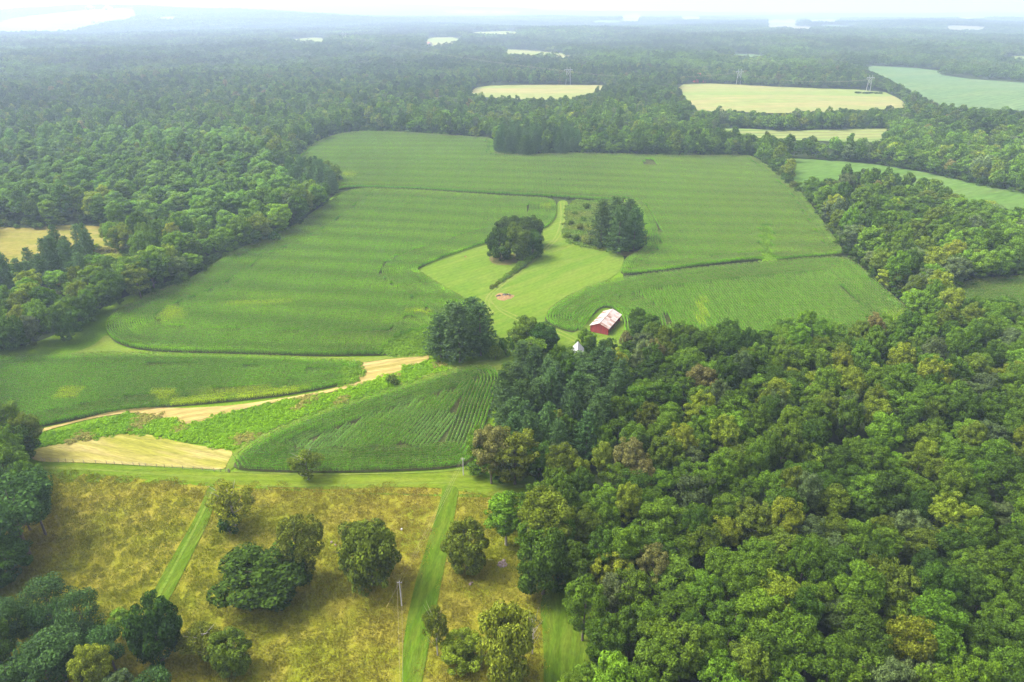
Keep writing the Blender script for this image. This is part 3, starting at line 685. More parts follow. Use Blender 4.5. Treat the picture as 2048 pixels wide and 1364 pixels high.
tpx, tpy, _ = proj(tx, ty, tz + ht)
bad |= (tpy > 1640)
bad |= inpoly(px, py, [(1128,700),(1185,700),(1190,735),(1170,744),(1140,744),(1128,736)])       # the white house stands here
ok = ~bad
tx, ty, tz, ht, rad, kind, dep_, px, py, tpx, tpy, r_ = [q[ok] for q in (tx, ty, tz, ht, rad, kind, dep_, px, py, tpx, tpy, r_)]
n = len(tx)
names = ['dark green', 'mid green', 'fresh green', 'olive', 'yellow-green', 'grey-green', 'brownish', 'golden', 'orange-tinged']
near_p = np.array([.27, .36, .12, .105, .075, .06, .012, .0015, .0]); near_p /= near_p.sum()
far_p = np.array([.34, .42, .05, .10, .02, .06, .01, 0, 0]); far_p /= far_p.sum()
cl = np.array([rng.choice(9, p=near_p if d < 420 else far_p) for d in r_])
tint = np.array([PAL[names[c]] for c in cl])
cn = np.array([names[c] for c in cl], dtype=object)
for kk, nm in ((1, 'pine green'), (3, 'blue-green')):
    tint[kind == kk] = PAL[nm]; cn[kind == kk] = nm
m2 = kind == 2; mm = rng.random(n) < .8
tint[m2 & mm] = (.086, .158, .022); cn[m2 & mm] = 'mid green'
tint = tint * (1 + rng.normal(0, .12, n))[:, None] * (1 + rng.normal(0, .035, (n, 3)))
rad = np.where((r_ > 330) & (kind != 1), rad * rng.uniform(1.12, 1.45, n), rad); ht = np.where(r_ > 330, ht * rng.uniform(.8, 1.25, n) * (.8 + .45 * vnoise(tx, ty, 70, 43)), ht)
tint = tint * (.76 + .50 * vnoise(tx, ty, 130, 41))[:, None]
tint = tint * (.99 + .33 * sst(220, 520, r_) - .42 * sst(640, 1150, r_))[:, None]  # haze effect put into leaf colour: lifted at middle distance, lowered farther off
tint = np.clip(tint, .008, .5)

wpx = rad / dep_ * FPX
vis = (px > -30) & (px < 2078) & (tpy < 1355)
order = np.argsort(-wpx)
n_b = sum(1 for o in placed if o.name.startswith(B)); n_p = sum(1 for o in placed if o.name.startswith(PN))
pick = []; nb_, np_ = n_b, n_p
for i in order:
    if not vis[i]: continue
    if kind[i] == 1 and np_ < 130 and r_[i] < 330: pick.append(i); np_ += 1
    elif (kind[i] != 1 or r_[i] >= 1e9) and nb_ < 298: pick.append(i); nb_ += 1
pick = np.array(pick); rest = np.ones(n, bool); rest[pick] = False; rest &= vis | (tpy > 1300) | (px < -20) | (px > 2068) | (r_ > 400)

# labels: colour and zone, then the place in the row of alike trees
ORD = ['first','second','third','fourth','fifth','sixth','seventh','eighth','ninth','tenth','eleventh','twelfth','thirteenth','fourteenth','fifteenth','sixteenth','seventeenth','eighteenth','nineteenth','twentieth']
CARD = ['one','two','three','four','five','six','seven','eight','nine','ten','eleven','twelve','thirteen','fourteen','fifteen','sixteen','seventeen','eighteen','nineteen','twenty']
def zone_of(i):
    X, Y = tpx[i], (tpy[i] * .6 + py[i] * .4)
    if kind[i] == 1:
        if X > 900 and Y > 690: return 'dark pine wood ' + ('by the white house' if Y < 760 else 'middle' if Y < 830 else 'front edge')
        return 'pine patch by the tan meadow' if X < 400 and Y > 430 else 'pine patch beyond the corn'
    if X < 140 and 930 < Y < 1190: return 'grove left of the dry pasture'
    if X < 500 and Y >= 1150: return 'grove in the bottom left corner' if X > 130 else 'far left of the bottom grove'
    if X < 700: return 'wood along the left corn edge'
    side = 'pasture side' if X < 1330 else 'near middle' if X < 1560 else 'far middle' if X < 1800 else 'outer side'
    band = 'wood edge below the barn corn' if Y < 740 else 'upper big wood' if Y < 830 else 'middle big wood' if Y < 940 else 'lower big wood' if Y < 1060 else 'low big wood' if Y < 1190 else 'bottom of the big wood'
    return band + ', ' + side
grp = {}
for i in pick: grp.setdefault((cn[i], zone_of(i)), []).append(i)
for (c, z), ids in grp.items():
    ids.sort(key=lambda q: tpx[q]); m = len(ids)
    word = 'pine' if kind[ids[0]] == 1 else 'tree'
    for j, i in enumerate(ids):
        kk = ('wood', 'pine', 'poplar', 'locust')[kind[i]]
        cc = '' if word == 'pine' else c + ' '
        if m == 1: lab = f'only {c} {word} in the {z}' if word == 'tree' else f'lone pine of the {z}'
        elif m <= 20: lab = f'{ORD[j]} from left of {CARD[m-1]} {cc}{word}s, {z}'
        else: lab = f'{ORD[j] if j < 20 else ORD[m-1-j] if m-1-j < 20 else CARD[19]} from {"left" if j < 20 else "right"} of the {cc}{word}s in the {z}'
        plant(kk, tx[i], ty[i], rad[i], ht[i], tint[i], PN if kk == 'pine' else B, lab, 'pine tree' if kk == 'pine' else 'tree', f'{word}s of the {z.split(",")[0]}')

# ------------------------------------------------------------------ scatter objects (geometry nodes), for what nobody could count
PROTO = []
def proto(me):
    o = bpy.data.objects.new('source_' + me.name, me); PROTO.append(o); return o

def gn_tree(name, protos):
    nt = bpy.data.node_groups.new(name, 'GeometryNodeTree')
    nt.interface.new_socket('Geometry', in_out='INPUT', socket_type='NodeSocketGeometry')
    nt.interface.new_socket('Geometry', in_out='OUTPUT', socket_type='NodeSocketGeometry')
    ns, ln = nt.nodes, nt.links
    gi = ns.new('NodeGroupInput'); go = ns.new('NodeGroupOutput'); jn = ns.new('GeometryNodeJoinGeometry')
    def attr(nm, t):
        a = ns.new('GeometryNodeInputNamedAttribute'); a.data_type = t; a.inputs['Name'].default_value = nm
        return [s for s in a.outputs if s.enabled and s.name == 'Attribute'][0]
    va = attr('variant', 'INT'); ro = attr('rot', 'FLOAT_VECTOR'); sc = attr('scl', 'FLOAT_VECTOR')
    er = ns.new('FunctionNodeEulerToRotation'); ln.new(ro, er.inputs[0])
    for i, p in enumerate(protos):
        oi = ns.new('GeometryNodeObjectInfo'); oi.transform_space = 'ORIGINAL'; oi.inputs['Object'].default_value = p
        cm = ns.new('FunctionNodeCompare'); cm.data_type = 'INT'; cm.operation = 'EQUAL'
        ii = [s for s in cm.inputs if s.enabled]; ln.new(va, ii[0]); ii[1].default_value = i
        ip = ns.new('GeometryNodeInstanceOnPoints')
        ln.new(gi.outputs[0], ip.inputs['Points']); ln.new(cm.outputs[0], ip.inputs['Selection'])
        ln.new(oi.outputs['Geometry'], ip.inputs['Instance']); ln.new(er.outputs[0], ip.inputs['Rotation']); ln.new(sc, ip.inputs['Scale'])
        ln.new(ip.outputs[0], jn.inputs[0])
    ln.new(jn.outputs[0], go.inputs[0])
    return nt

def scatter(name, P, rot, scl, variant, tint_, nt, label):
    n = len(P)
    me = bpy.data.meshes.new(name); me.vertices.add(n); me.vertices.foreach_set('co', np.asarray(P, np.float32).ravel())
    def at(nm, t, key, v):
        a = me.attributes.new(nm, t, 'POINT'); a.data.foreach_set(key, np.ascontiguousarray(v).ravel())
    at('variant', 'INT', 'value', np.asarray(variant, np.int32))
    rot = np.asarray(rot, np.float32)
    if rot.ndim == 1: rot = np.column_stack([np.zeros(n), np.zeros(n), rot]).astype(np.float32)
    at('rot', 'FLOAT_VECTOR', 'vector', rot)
    scl = np.asarray(scl, np.float32)
    if scl.ndim == 1: scl = np.repeat(scl[:, None], 3, 1)
    at('scl', 'FLOAT_VECTOR', 'vector', scl.astype(np.float32))
    c = np.ones((n, 4), np.float32); c[:, :3] = tint_; at('tint', 'FLOAT_COLOR', 'color', c)
    o = obj(name, me); md = o.modifiers.new('scatter', 'NODES'); md.node_group = nt
    return tag(o, label, kind='stuff')

# far forest: single trees, then hectare clumps
def far_clump(seed):
    r = np.random.default_rng(seed); VV = []; FF = []; SS = []; b = 0
    for i in range(4):
        for j in range(4):
            x, y = (i - 1.5 + r.uniform(-.4, .4)) * 10.0, (j - 1.5 + r.uniform(-.4, .4)) * 10.0; hh = r.uniform(11, 21)
            V, F, s = broad_crown(int(seed * 100 + i * 5 + j), r.uniform(5, 7.6), hh, 2.0, 18, 2.2, 28, .8, .9)
            VV.append(V + np.array([x, y, 0])); FF.append(F + b); b += len(V); SS.append(np.full(len(V), r.uniform(.72, 1.3)))
    return crown_mesh('clump', (np.vstack(VV), np.vstack(FF), np.concatenate(SS)), M_LEAF)
crown_of = {}
protos = []
for kk in ('wood', 'pine', 'poplar', 'locust'):
    crown_of[kk] = list(range(len(protos), len(protos) + len(KIND[kk][0])))
    protos += [proto(m) for m in KIND[kk][0]]
mid0 = len(protos); protos += [proto(crown_mesh('midcrown', broad_crown(200 + i, 5, 14, 1.5, 34, 1.5, 60, .42, (.8, 1, 1.3, .9, 1.1)[i]), M_LEAF)) for i in range(5)]
cl0 = len(protos); protos += [proto(far_clump(300 + i)) for i in range(4)]
NT_FOREST = gn_tree('forest_scatter', protos)

ri = np.where(rest)[0]
var = np.empty(len(ri), int); scl = np.empty((len(ri), 3))
for q, i in enumerate(ri):
    kk = ('wood', 'pine', 'poplar', 'locust')[kind[i]]
    R0, H0 = KIND[kk][2:]
    if kk == 'wood' and r_[i] > 520: var[q] = mid0 + rng.integers(5); R0, H0 = 5, 14
    else: var[q] = crown_of[kk][rng.integers(len(crown_of[kk]))]
    scl[q] = (rad[i] / R0, rad[i] / R0, ht[i] / H0)
P1 = np.column_stack([tx, ty, tz])[ri]; t1 = tint[ri]
# low undergrowth between and round the trees
s = 4.6
gx, gy = np.meshgrid(np.arange(-700, 700, s), np.arange(60, 900, s)); m = gx.size
ux = gx.ravel() + rng.uniform(-.45, .45, m) * s; uy = gy.ravel() + rng.uniform(-.45, .45, m) * s; uz = H(ux, uy)
a, b, _ = proj(ux, uy, uz); a2, b2, _ = proj(ux, uy, uz + 2.6)
k = (a > -200) & (a < 2250) & (b < 1400) & ~is_open(a, b) & ~is_open(a2, b2)
k &= (vnoise(ux, uy, 14, 77) > np.where(np.hypot(ux, uy) < 330, .62, .30)) & ~inpoly(a, b, [(1100,670),(1190,670),(1195,745),(1100,745)])
ux, uy, uz = ux[k], uy[k], uz[k]; m = len(ux)
P3 = np.column_stack([ux, uy, uz]); t3 = np.array([PAL[('dark green', 'mid green', 'deep green', 'olive')[c]] for c in rng.choice(4, m, p=[.4, .25, .25, .1])]) * (1 + rng.normal(0, .15, m))[:, None]
us = rng.uniform(1.7, 3.6, m); uh = us * rng.uniform(1.2, 2.1, m); s3 = np.column_stack([us / 5, us / 5, uh / 14]); v3 = mid0 + rng.integers(0, 5, m)
# farther
s = 40.0
gx, gy = np.meshgrid(np.arange(-6200, 6200, s), np.arange(800, 7600, s)); m = gx.size
fx = gx.ravel() + rng.uniform(-.3, .3, m) * s; fy = gy.ravel() + rng.uniform(-.3, .3, m) * s
fr_ = np.hypot(fx, fy); fz = H(fx, fy); a, b, _ = proj(fx, fy, fz)
k = (fr_ > 1400) & (fr_ < 7600) & (a > -150) & (a < 2200)
for dx in (-16, 0, 16):
    for dz in (0, 9):
        a, b, _ = proj(fx + dx, fy - 10, fz + dz); k &= ~is_open(a, b)
fx, fy, fz = fx[k], fy[k], fz[k]; m = len(fx)
far_t = .90 * np.array([PAL[('dark green', 'mid green', 'olive', 'grey-green')[c]] for c in rng.choice(4, m, p=[.45, .35, .10, .10])]) * (1 + rng.normal(0, .12, m))[:, None] * (.62 + .76 * vnoise(fx, fy, 260, 42))[:, None]  # far leaf colour lowered too, so the blue haze reads stronger
P2 = np.column_stack([fx, fy, fz])
scatter('forest', np.vstack([P1, P3, P2]), np.concatenate([rng.uniform(0, 6.28, len(P1) + len(P3)), rng.integers(0, 4, m) * pi / 2 + rng.uniform(-.3, .3, m)]),
        np.vstack([scl, s3, np.repeat(rng.uniform(.85, 1.2, m)[:, None], 3, 1) * np.array([1.05, 1.05, 1])]), np.concatenate([var, v3, cl0 + rng.integers(0, 4, m)]), np.vstack([t1, t3, far_t]), NT_FOREST, 'green woods stretching away into the haze')

# ------------------------------------------------------------------ corn
ROW, PL = 0.9, 4.0
def corn_patch(seed, rows=4, ROW=ROW):
    r = np.random.default_rng(seed); P = []; V = []; F = []; mi = []; sh = []; b = 0
    for i in range(rows):
        yy = (i - (rows - 1) / 2) * ROW; rs = r.uniform(.84, 1.16)
        for xx in np.arange(-PL / 2 + .17, PL / 2, .34):
            hgt = r.uniform(2.0, 2.5); x0 = xx + r.normal(0, .04); y0 = yy + r.normal(0, .04); a0 = r.uniform(0, pi)
            for l in range(7):
                z = hgt * (.30 + .68 * l / 6); a = a0 + pi * l + r.normal(0, .35); L = r.uniform(.40, .62) * (1 - .25 * abs(l - 3) / 3); w = .075
                d = np.array([math.cos(a), math.sin(a), 0]); q = np.array([-d[1], d[0], 0])
                c = np.array([x0, y0, z]); m1 = c + d * L * .5 + np.array([0, 0, .24 * L + .02]); e = c + d * L + np.array([0, 0, -.12 * L])
                V += [c - q * w * .6, c + q * w * .6, m1 + q * w, m1 - q * w, e + q * w * .25, e - q * w * .25]
                F += [(b, b + 1, b + 2, b + 3), (b + 3, b + 2, b + 4, b + 5)]; mi += [0, 0]; b += 6; sh += [rs * r.uniform(.88, 1.12)] * 6
            for l in range(2):
                a = r.uniform(0, pi); q = np.array([math.cos(a), math.sin(a), 0]) * .05; c = np.array([x0, y0, hgt]); e = c + np.array([r.normal(0, .07), r.normal(0, .07), .34])
                V += [c - q, c + q, e + q * 2.2, e - q * 2.2]; F += [(b, b + 1, b + 2, b + 3)]; mi += [1]; b += 4; sh += [1] * 4
    return mesh_np('corn', V, F, [M_CORN, M_TASSEL], mi, attrs={'shade': sh})
corn_protos = [proto(corn_patch(i)) for i in range(4)]
NT_CORN = gn_tree('corn_scatter', corn_protos)
NT_CORN_WIDE = gn_tree('corn_scatter_rows', [proto(corn_patch(10 + i, 3, 1.2)) for i in range(4)])
PW = 4 * ROW

def seg_dist(x, y, poly):
    d = np.full(x.shape, 1e9); n = len(poly)
    for i in range(n):
        a, b = poly[i], poly[(i + 1) % n]; ab = b - a; L = (ab ** 2).sum() + 1e-9
        t = np.clip(((x - a[0]) * ab[0] + (y - a[1]) * ab[1]) / L, 0, 1)
        d = np.minimum(d, np.hypot(x - a[0] - t * ab[0], y - a[1] - t * ab[1]))
    return d

def corn(name, pxpoly, dirpx, ring, tintf, label, warp=(0, 100), holes=(), nt=None):
    wp = world_poly(pxpoly, 2, 14)
    area = .5 * np.sum(wp[:, 0] * np.roll(wp[:, 1], -1) - np.roll(wp[:, 0], -1) * wp[:, 1])
    if area < 0: wp = wp[::-1]
    X, Y, A, K = [], [], [], []
    d = densify(wp, PL * .97); 
    for _ in range(2): d = (np.roll(d, 1, 0) + d * 2 + np.roll(d, -1, 0)) / 4
    t = np.roll(d, -1, 0) - np.roll(d, 1, 0); t /= np.linalg.norm(t, axis=1)[:, None] + 1e-9; nr = np.stack([-t[:, 1], t[:, 0]], 1)
    for k in range(ring):
        o = (k + .5) * PW; q = d + nr * o
        ok = (seg_dist(q[:, 0], q[:, 1], wp) > o - .5) & inpoly(q[:, 0], q[:, 1], wp)
        # thin out where the inner curve bunches up
        last = None; sel = []
        for i in range(len(q)):
            if not ok[i]: continue
            if last is None or np.hypot(*(q[i] - last)) > PL * .62: sel.append(i); last = q[i]
        X.append(q[sel, 0]); Y.append(q[sel, 1]); A.append(np.arctan2(t[sel, 1], t[sel, 0])); K.append(np.full(len(sel), (1.10, .92, 1.06, .95, .84)[k if k < ring - 1 else 4]))
    (x0, x1), (y0, y1) = G(np.array([dirpx[0][0], dirpx[1][0]]), np.array([dirpx[0][1], dirpx[1][1]])); th = math.atan2(y1 - y0, x1 - x0)
    c, s_ = math.cos(th), math.sin(th); ctr = wp.mean(0); R_ = np.abs(wp - ctr).max() * 1.6
    u, v = np.meshgrid(np.arange(-R_, R_, PL), np.arange(-R_, R_, PW)); u = u.ravel(); v = v.ravel()
    vv = v + warp[0] * np.sin(u / warp[1]); dv = warp[0] / warp[1] * np.cos(u / warp[1])
    x = ctr[0] + u * c - vv * s_; y = ctr[1] + u * s_ + vv * c
    k = inpoly(x, y, wp); x, y, dv = x[k], y[k], dv[k]
    k = seg_dist(x, y, wp) > ring * PW + (.5 if ring else 1.0); X.append(x[k]); Y.append(y[k]); A.append(th + np.arctan(dv[k])); K.append(np.ones(int(k.sum())))
    K = np.concatenate(K); X = np.concatenate(X); Y = np.concatenate(Y); A = np.concatenate(A); Z = H(X, Y)
    qx, qy, f = proj(X, Y, Z + 1.5)
    k = (qx > -40) & (qx < 2090)
    for hp in holes: k &= ~inpoly(qx, qy, hp)
    X, Y, A, Z, qx, qy, K = X[k], Y[k], A[k], Z[k], qx[k], qy[k], K[k]; m = len(X)
    base, hs_ = tintf(X, Y, qx, qy); base = base * K[:, None]
    sc = np.column_stack([np.full(m, 1.06), np.full(m, 1.0), hs_ * rng.uniform(.94, 1.06, m)])
    rot = A + rng.integers(0, 2, m) * pi
    return scatter(name, np.column_stack([X, Y, Z + .1]), rot, sc, rng.integers(0, 4, m), np.clip(base, .01, .6), nt or NT_CORN, label)

CORN = np.array((.108, .264, .002))
def blob(qx, qy, cx, cy_, rx, ry):
    d = ((qx - cx) / rx) ** 2 + ((qy - cy_) / ry) ** 2
    return np.clip(1.6 - d + .8 * (vnoise(qx, qy, 9, 4) - .5), 0, 1)
YEL = np.array((.32, .45, .004))
def t_main(X, Y, qx, qy):
    st = .5 + .5 * np.sin((Y + .12 * X + 4 * vnoise(X, Y, 90, 9)) / 3.1 + .8 * np.sin(Y / 9))
    b = CORN * (0.68 + .30 * vnoise(X, Y, 60, 1) + .52 * st * (.35 + .65 * vnoise(X, Y, 80, 2)))[:, None] * (1 + rng.normal(0, .05, len(X)))[:, None]
    b = b + np.array((.05, .04, .004)) * (vnoise(X, Y, 28, 8) * st)[:, None]
    w = np.zeros(len(X))
    for e in ((345,628,22,13),(700,348,16,5),(842,622,24,5),(540,606,90,3),(1092,412,8,6)): w = np.maximum(w, blob(qx, qy, *e) * .8)
    b = b * (1 - w[:, None]) + YEL * w[:, None]
    return b, np.full(len(X), 1.0)
def t_left(X, Y, qx, qy):
    b = CORN * (.58 + .5 * vnoise(X, Y, 22, 1))[:, None]
    w = np.zeros(len(X))
    for e in ((135,785,24,13),(560,785,150,10),(420,800,90,8),(330,786,20,8)): w = np.maximum(w, blob(qx, qy, *e) * .95)
    b = b * (1 - w[:, None]) + YEL * .85 * w[:, None]
    return b, .72 + .35 * vnoise(X, Y, 14, 6)
def t_near(X, Y, qx, qy):
    g = np.clip((vnoise(X, Y, 20, 3) - .42) * 3.5, 0, 1) * inpoly(qx, qy, [(520,890),(700,840),(880,770),(960,770),(930,880),(760,915),(560,925)])
    b = CORN * (.56 + .36 * vnoise(X, Y, 18, 1))[:, None]
    b = b * (1 - g[:, None] * .6) + np.array((.105, .20, .05)) * g[:, None] * .6
    return b, 1.0 - .45 * g
def t_right(X, Y, qx, qy):
    b = CORN * (.78 + .30 * vnoise(X, Y, 40, 1))[:, None]
    w = np.maximum(blob(qx, qy, 1404, 622, 10, 28) * .6, blob(qx, qy, 1800, 630, 22, 14) * .3)
    return b * (1 - w[:, None]) + YEL * w[:, None], np.full(len(X), 1.0)
WP1 = [(760,712),(758,694),(800,668),(850,655),(880,655),(870,712)]
WP2 = [(1520,452),(1540,450),(1546,470),(1542,500),(1552,535),(1528,535),(1518,500)]
WP3 = [(672,774),(690,748),(668,738),(690,728),(720,728),(722,750),(710,768)]
corn('corn_crop', P_MAINCORN, ((400,600),(900,604)), 5, t_main, 'large middle field of tall green corn in contour rows', (7, 70), (WP1,))
corn('corn_crop', P_UPCORN, ((700,340),(1400,345)), 2, t_main, 'far field of tall green corn stretching to the forest', (9, 110), (WP2, [(1285,318),(1310,318),(1312,332),(1290,330)]))
corn('corn_crop', P_RIGHTCORN, ((1430,655),(1372,562)), 5, t_right, 'corn field with straight rows beside the red barn', (0, 100), nt=NT_CORN_WIDE)
corn('corn_crop', P_LEFTCORN, ((100,770),(600,772)), 2, t_left, 'uneven strip of dark corn above the hay strip', (5, 60), (WP3,))
corn('corn_crop', P_NEARCORN, ((560,935),(640,860)), 3, t_near, 'patchy three-cornered corn field above the pasture lane', (0, 100), nt=NT_CORN_WIDE)
corn('corn_crop', P_SMALLCORN, ((1900,590),(2040,585)), 1, t_left, 'small corn field enclosed by the woods')

# ------------------------------------------------------------------ grass, weeds
def grass_patch(seed, size, n, h0, h1, w, lean):
    r = np.random.default_rng(seed); x = r.uniform(-size / 2, size / 2, n); y = r.uniform(-size / 2, size / 2, n); h = r.uniform(h0, h1, n)
    a = r.uniform(0, 6.28, n); t = r.uniform(0, 6.28, n); q = np.column_stack([np.cos(a), np.sin(a), np.zeros(n)]) * (w * r.uniform(.6, 1.4, n))[:, None]
    l = np.column_stack([np.cos(t) * lean * h, np.sin(t) * lean * h, h]); b = np.column_stack([x, y, np.zeros(n)])
    V = np.stack([b - q, b + q, b + l * np.array([.5, .5, .7]) + q * .9, b + l], 1).reshape(-1, 3)
    return mesh_np('grass', V, np.arange(4 * n).reshape(n, 4), [M_GRASS], attrs={'shade': np.ones(4 * n)})
def weed_patch(seed, size, nb, h0, h1):
    r = np.random.default_rng(seed); VV = []; FF = []; b = 0; ss = []
    for i in range(nb):
        x, y = r.uniform(-size / 2, size / 2, 2); hh = r.uniform(h0, h1); n = 26; d = rdir(n, r); d[:, 2] = np.abs(d[:, 2])
        p = np.array([x, y, hh * .35]) + d * np.array([.45, .45, hh * .65]); nn = d + .5 * r.normal(size=(n, 3)) + np.array([0, 0, .5]); nn /= np.linalg.norm(nn, axis=1)[:, None]
        V, F = quads(p, nn, rdir(n, r), r.uniform(.1, .2, n), r.uniform(.06, .12, n)); VV.append(V); FF.append(F + b); b += len(V); ss.append(np.full(len(V), r.uniform(.75, 1.25)))
    return mesh_np('weed', np.vstack(VV), np.vstack(FF), [M_GRASS], attrs={'shade': np.concatenate(ss)})
NT_GRASS = gn_tree('grass_scatter', [proto(grass_patch(i, 3.2, 190, .15, .42, .06, .9)) for i in range(4)])
NT_WEED = gn_tree('weed_scatter', [proto(weed_patch(i, 3.0, 26, .25, .65)) for i in range(4)])

def fill(polys, step, minus=()):
    X, Y = [], []
    for p in polys:
        wp = world_poly(p, 1, 12); lo, hi = wp.min(0), wp.max(0)
        gx, gy = np.meshgrid(np.arange(lo[0], hi[0], step), np.arange(lo[1], hi[1], step)); gx = gx.ravel() + rng.uniform(-.4, .4, gx.size) * step; gy = gy.ravel() + rng.uniform(-.4, .4, gy.size) * step
        k = inpoly(gx, gy, wp); gx, gy = gx[k], gy[k]
        a, b, _ = proj(gx, gy, H(gx, gy)); k = (a > -60) & (a < 2108) & (b < 1420)
        ja, jb = a + rng.normal(0, 3.5, len(a)), b + rng.normal(0, 3.5, len(a))
        for q in minus: k &= ~inpoly(ja, jb, chaikin(q, 1))
        X.append(gx[k]); Y.append(gy[k])
    return np.concatenate(X), np.concatenate(Y)
X, Y = fill([P_PASTURE], 2.5, [P_LANE_TOP, P_LANE_MID, P_LANE_LEFT, P_LANE_RIGHT])
m = len(X); a, b, _ = proj(X, Y, H(X, Y))
g = np.clip((vnoise(X, Y, 26, 11) * .8 + vnoise(X, Y, 9, 12) * .2 - .25) * 1.9, 0, 1)
g = np.maximum(g * .85, inpoly(a, b, [(120,1010),(380,990),(360,1080),(300,1170),(120,1160)]) * (.45 + .45 * vnoise(X, Y, 8, 2)))
gt = np.array((.225, .186, .030)) * (1 - g[:, None]) + np.array((.150, .180, .009)) * g[:, None]
gt = gt * (.95 + .10 * vnoise(X, Y, 5, 14))[:, None]
scatter('dry_grass', np.column_stack([X, Y, H(X, Y) + .12]), rng.uniform(0, 6.28, m), rng.uniform(.7, 1.35, m), rng.integers(0, 4, m), gt, NT_GRASS, 'rough dry grass of the pasture in tan and olive tufts')
X, Y = fill([P_WEED], 2.2); m = len(X)
wv = vnoise(X, Y, 12, 21)
wt = np.array((.19, .34, .008)) * wv[:, None] + np.array((.115, .24, .010)) * (1 - wv[:, None])
wt = np.where((vnoise(X, Y, 7, 31) > .72)[:, None], np.array((.24, .23, .05)), wt)
scatter('weeds', np.column_stack([X, Y, H(X, Y) + .25]), rng.uniform(0, 6.28, m), rng.uniform(.8, 1.5, m), rng.integers(0, 4, m), wt, NT_WEED, 'rank bright green weeds between the hay strips')
X, Y = fill([WP1, WP2, WP3], 2.4); m = len(X)
scatter('weeds', np.column_stack([X, Y, H(X, Y) + .3]), rng.uniform(0, 6.28, m), rng.uniform(.9, 1.6, m), rng.integers(0, 4, m), np.array((.11, .20, .014)) * (.8 + .6 * vnoise(X, Y, 6, 3))[:, None], NT_WEED, 'pale green weeds in gaps of the corn')
X, Y = fill([[(1138,404),(1180,402),(1262,404),(1290,440),(1298,490),(1250,504),(1186,500),(1124,482),(1134,440)]], 2.6); m = len(X)
v = vnoise(X, Y, 10, 3)[:, None]
scatter('weeds', np.column_stack([X, Y, H(X, Y) + .45]), rng.uniform(0, 6.28, m), rng.uniform(.9, 1.7, m), rng.integers(0, 4, m), np.array((.09, .19, .018)) * v + np.array((.15, .17, .028)) * (1 - v), NT_WEED, 'tangled weeds beside the yard pines')

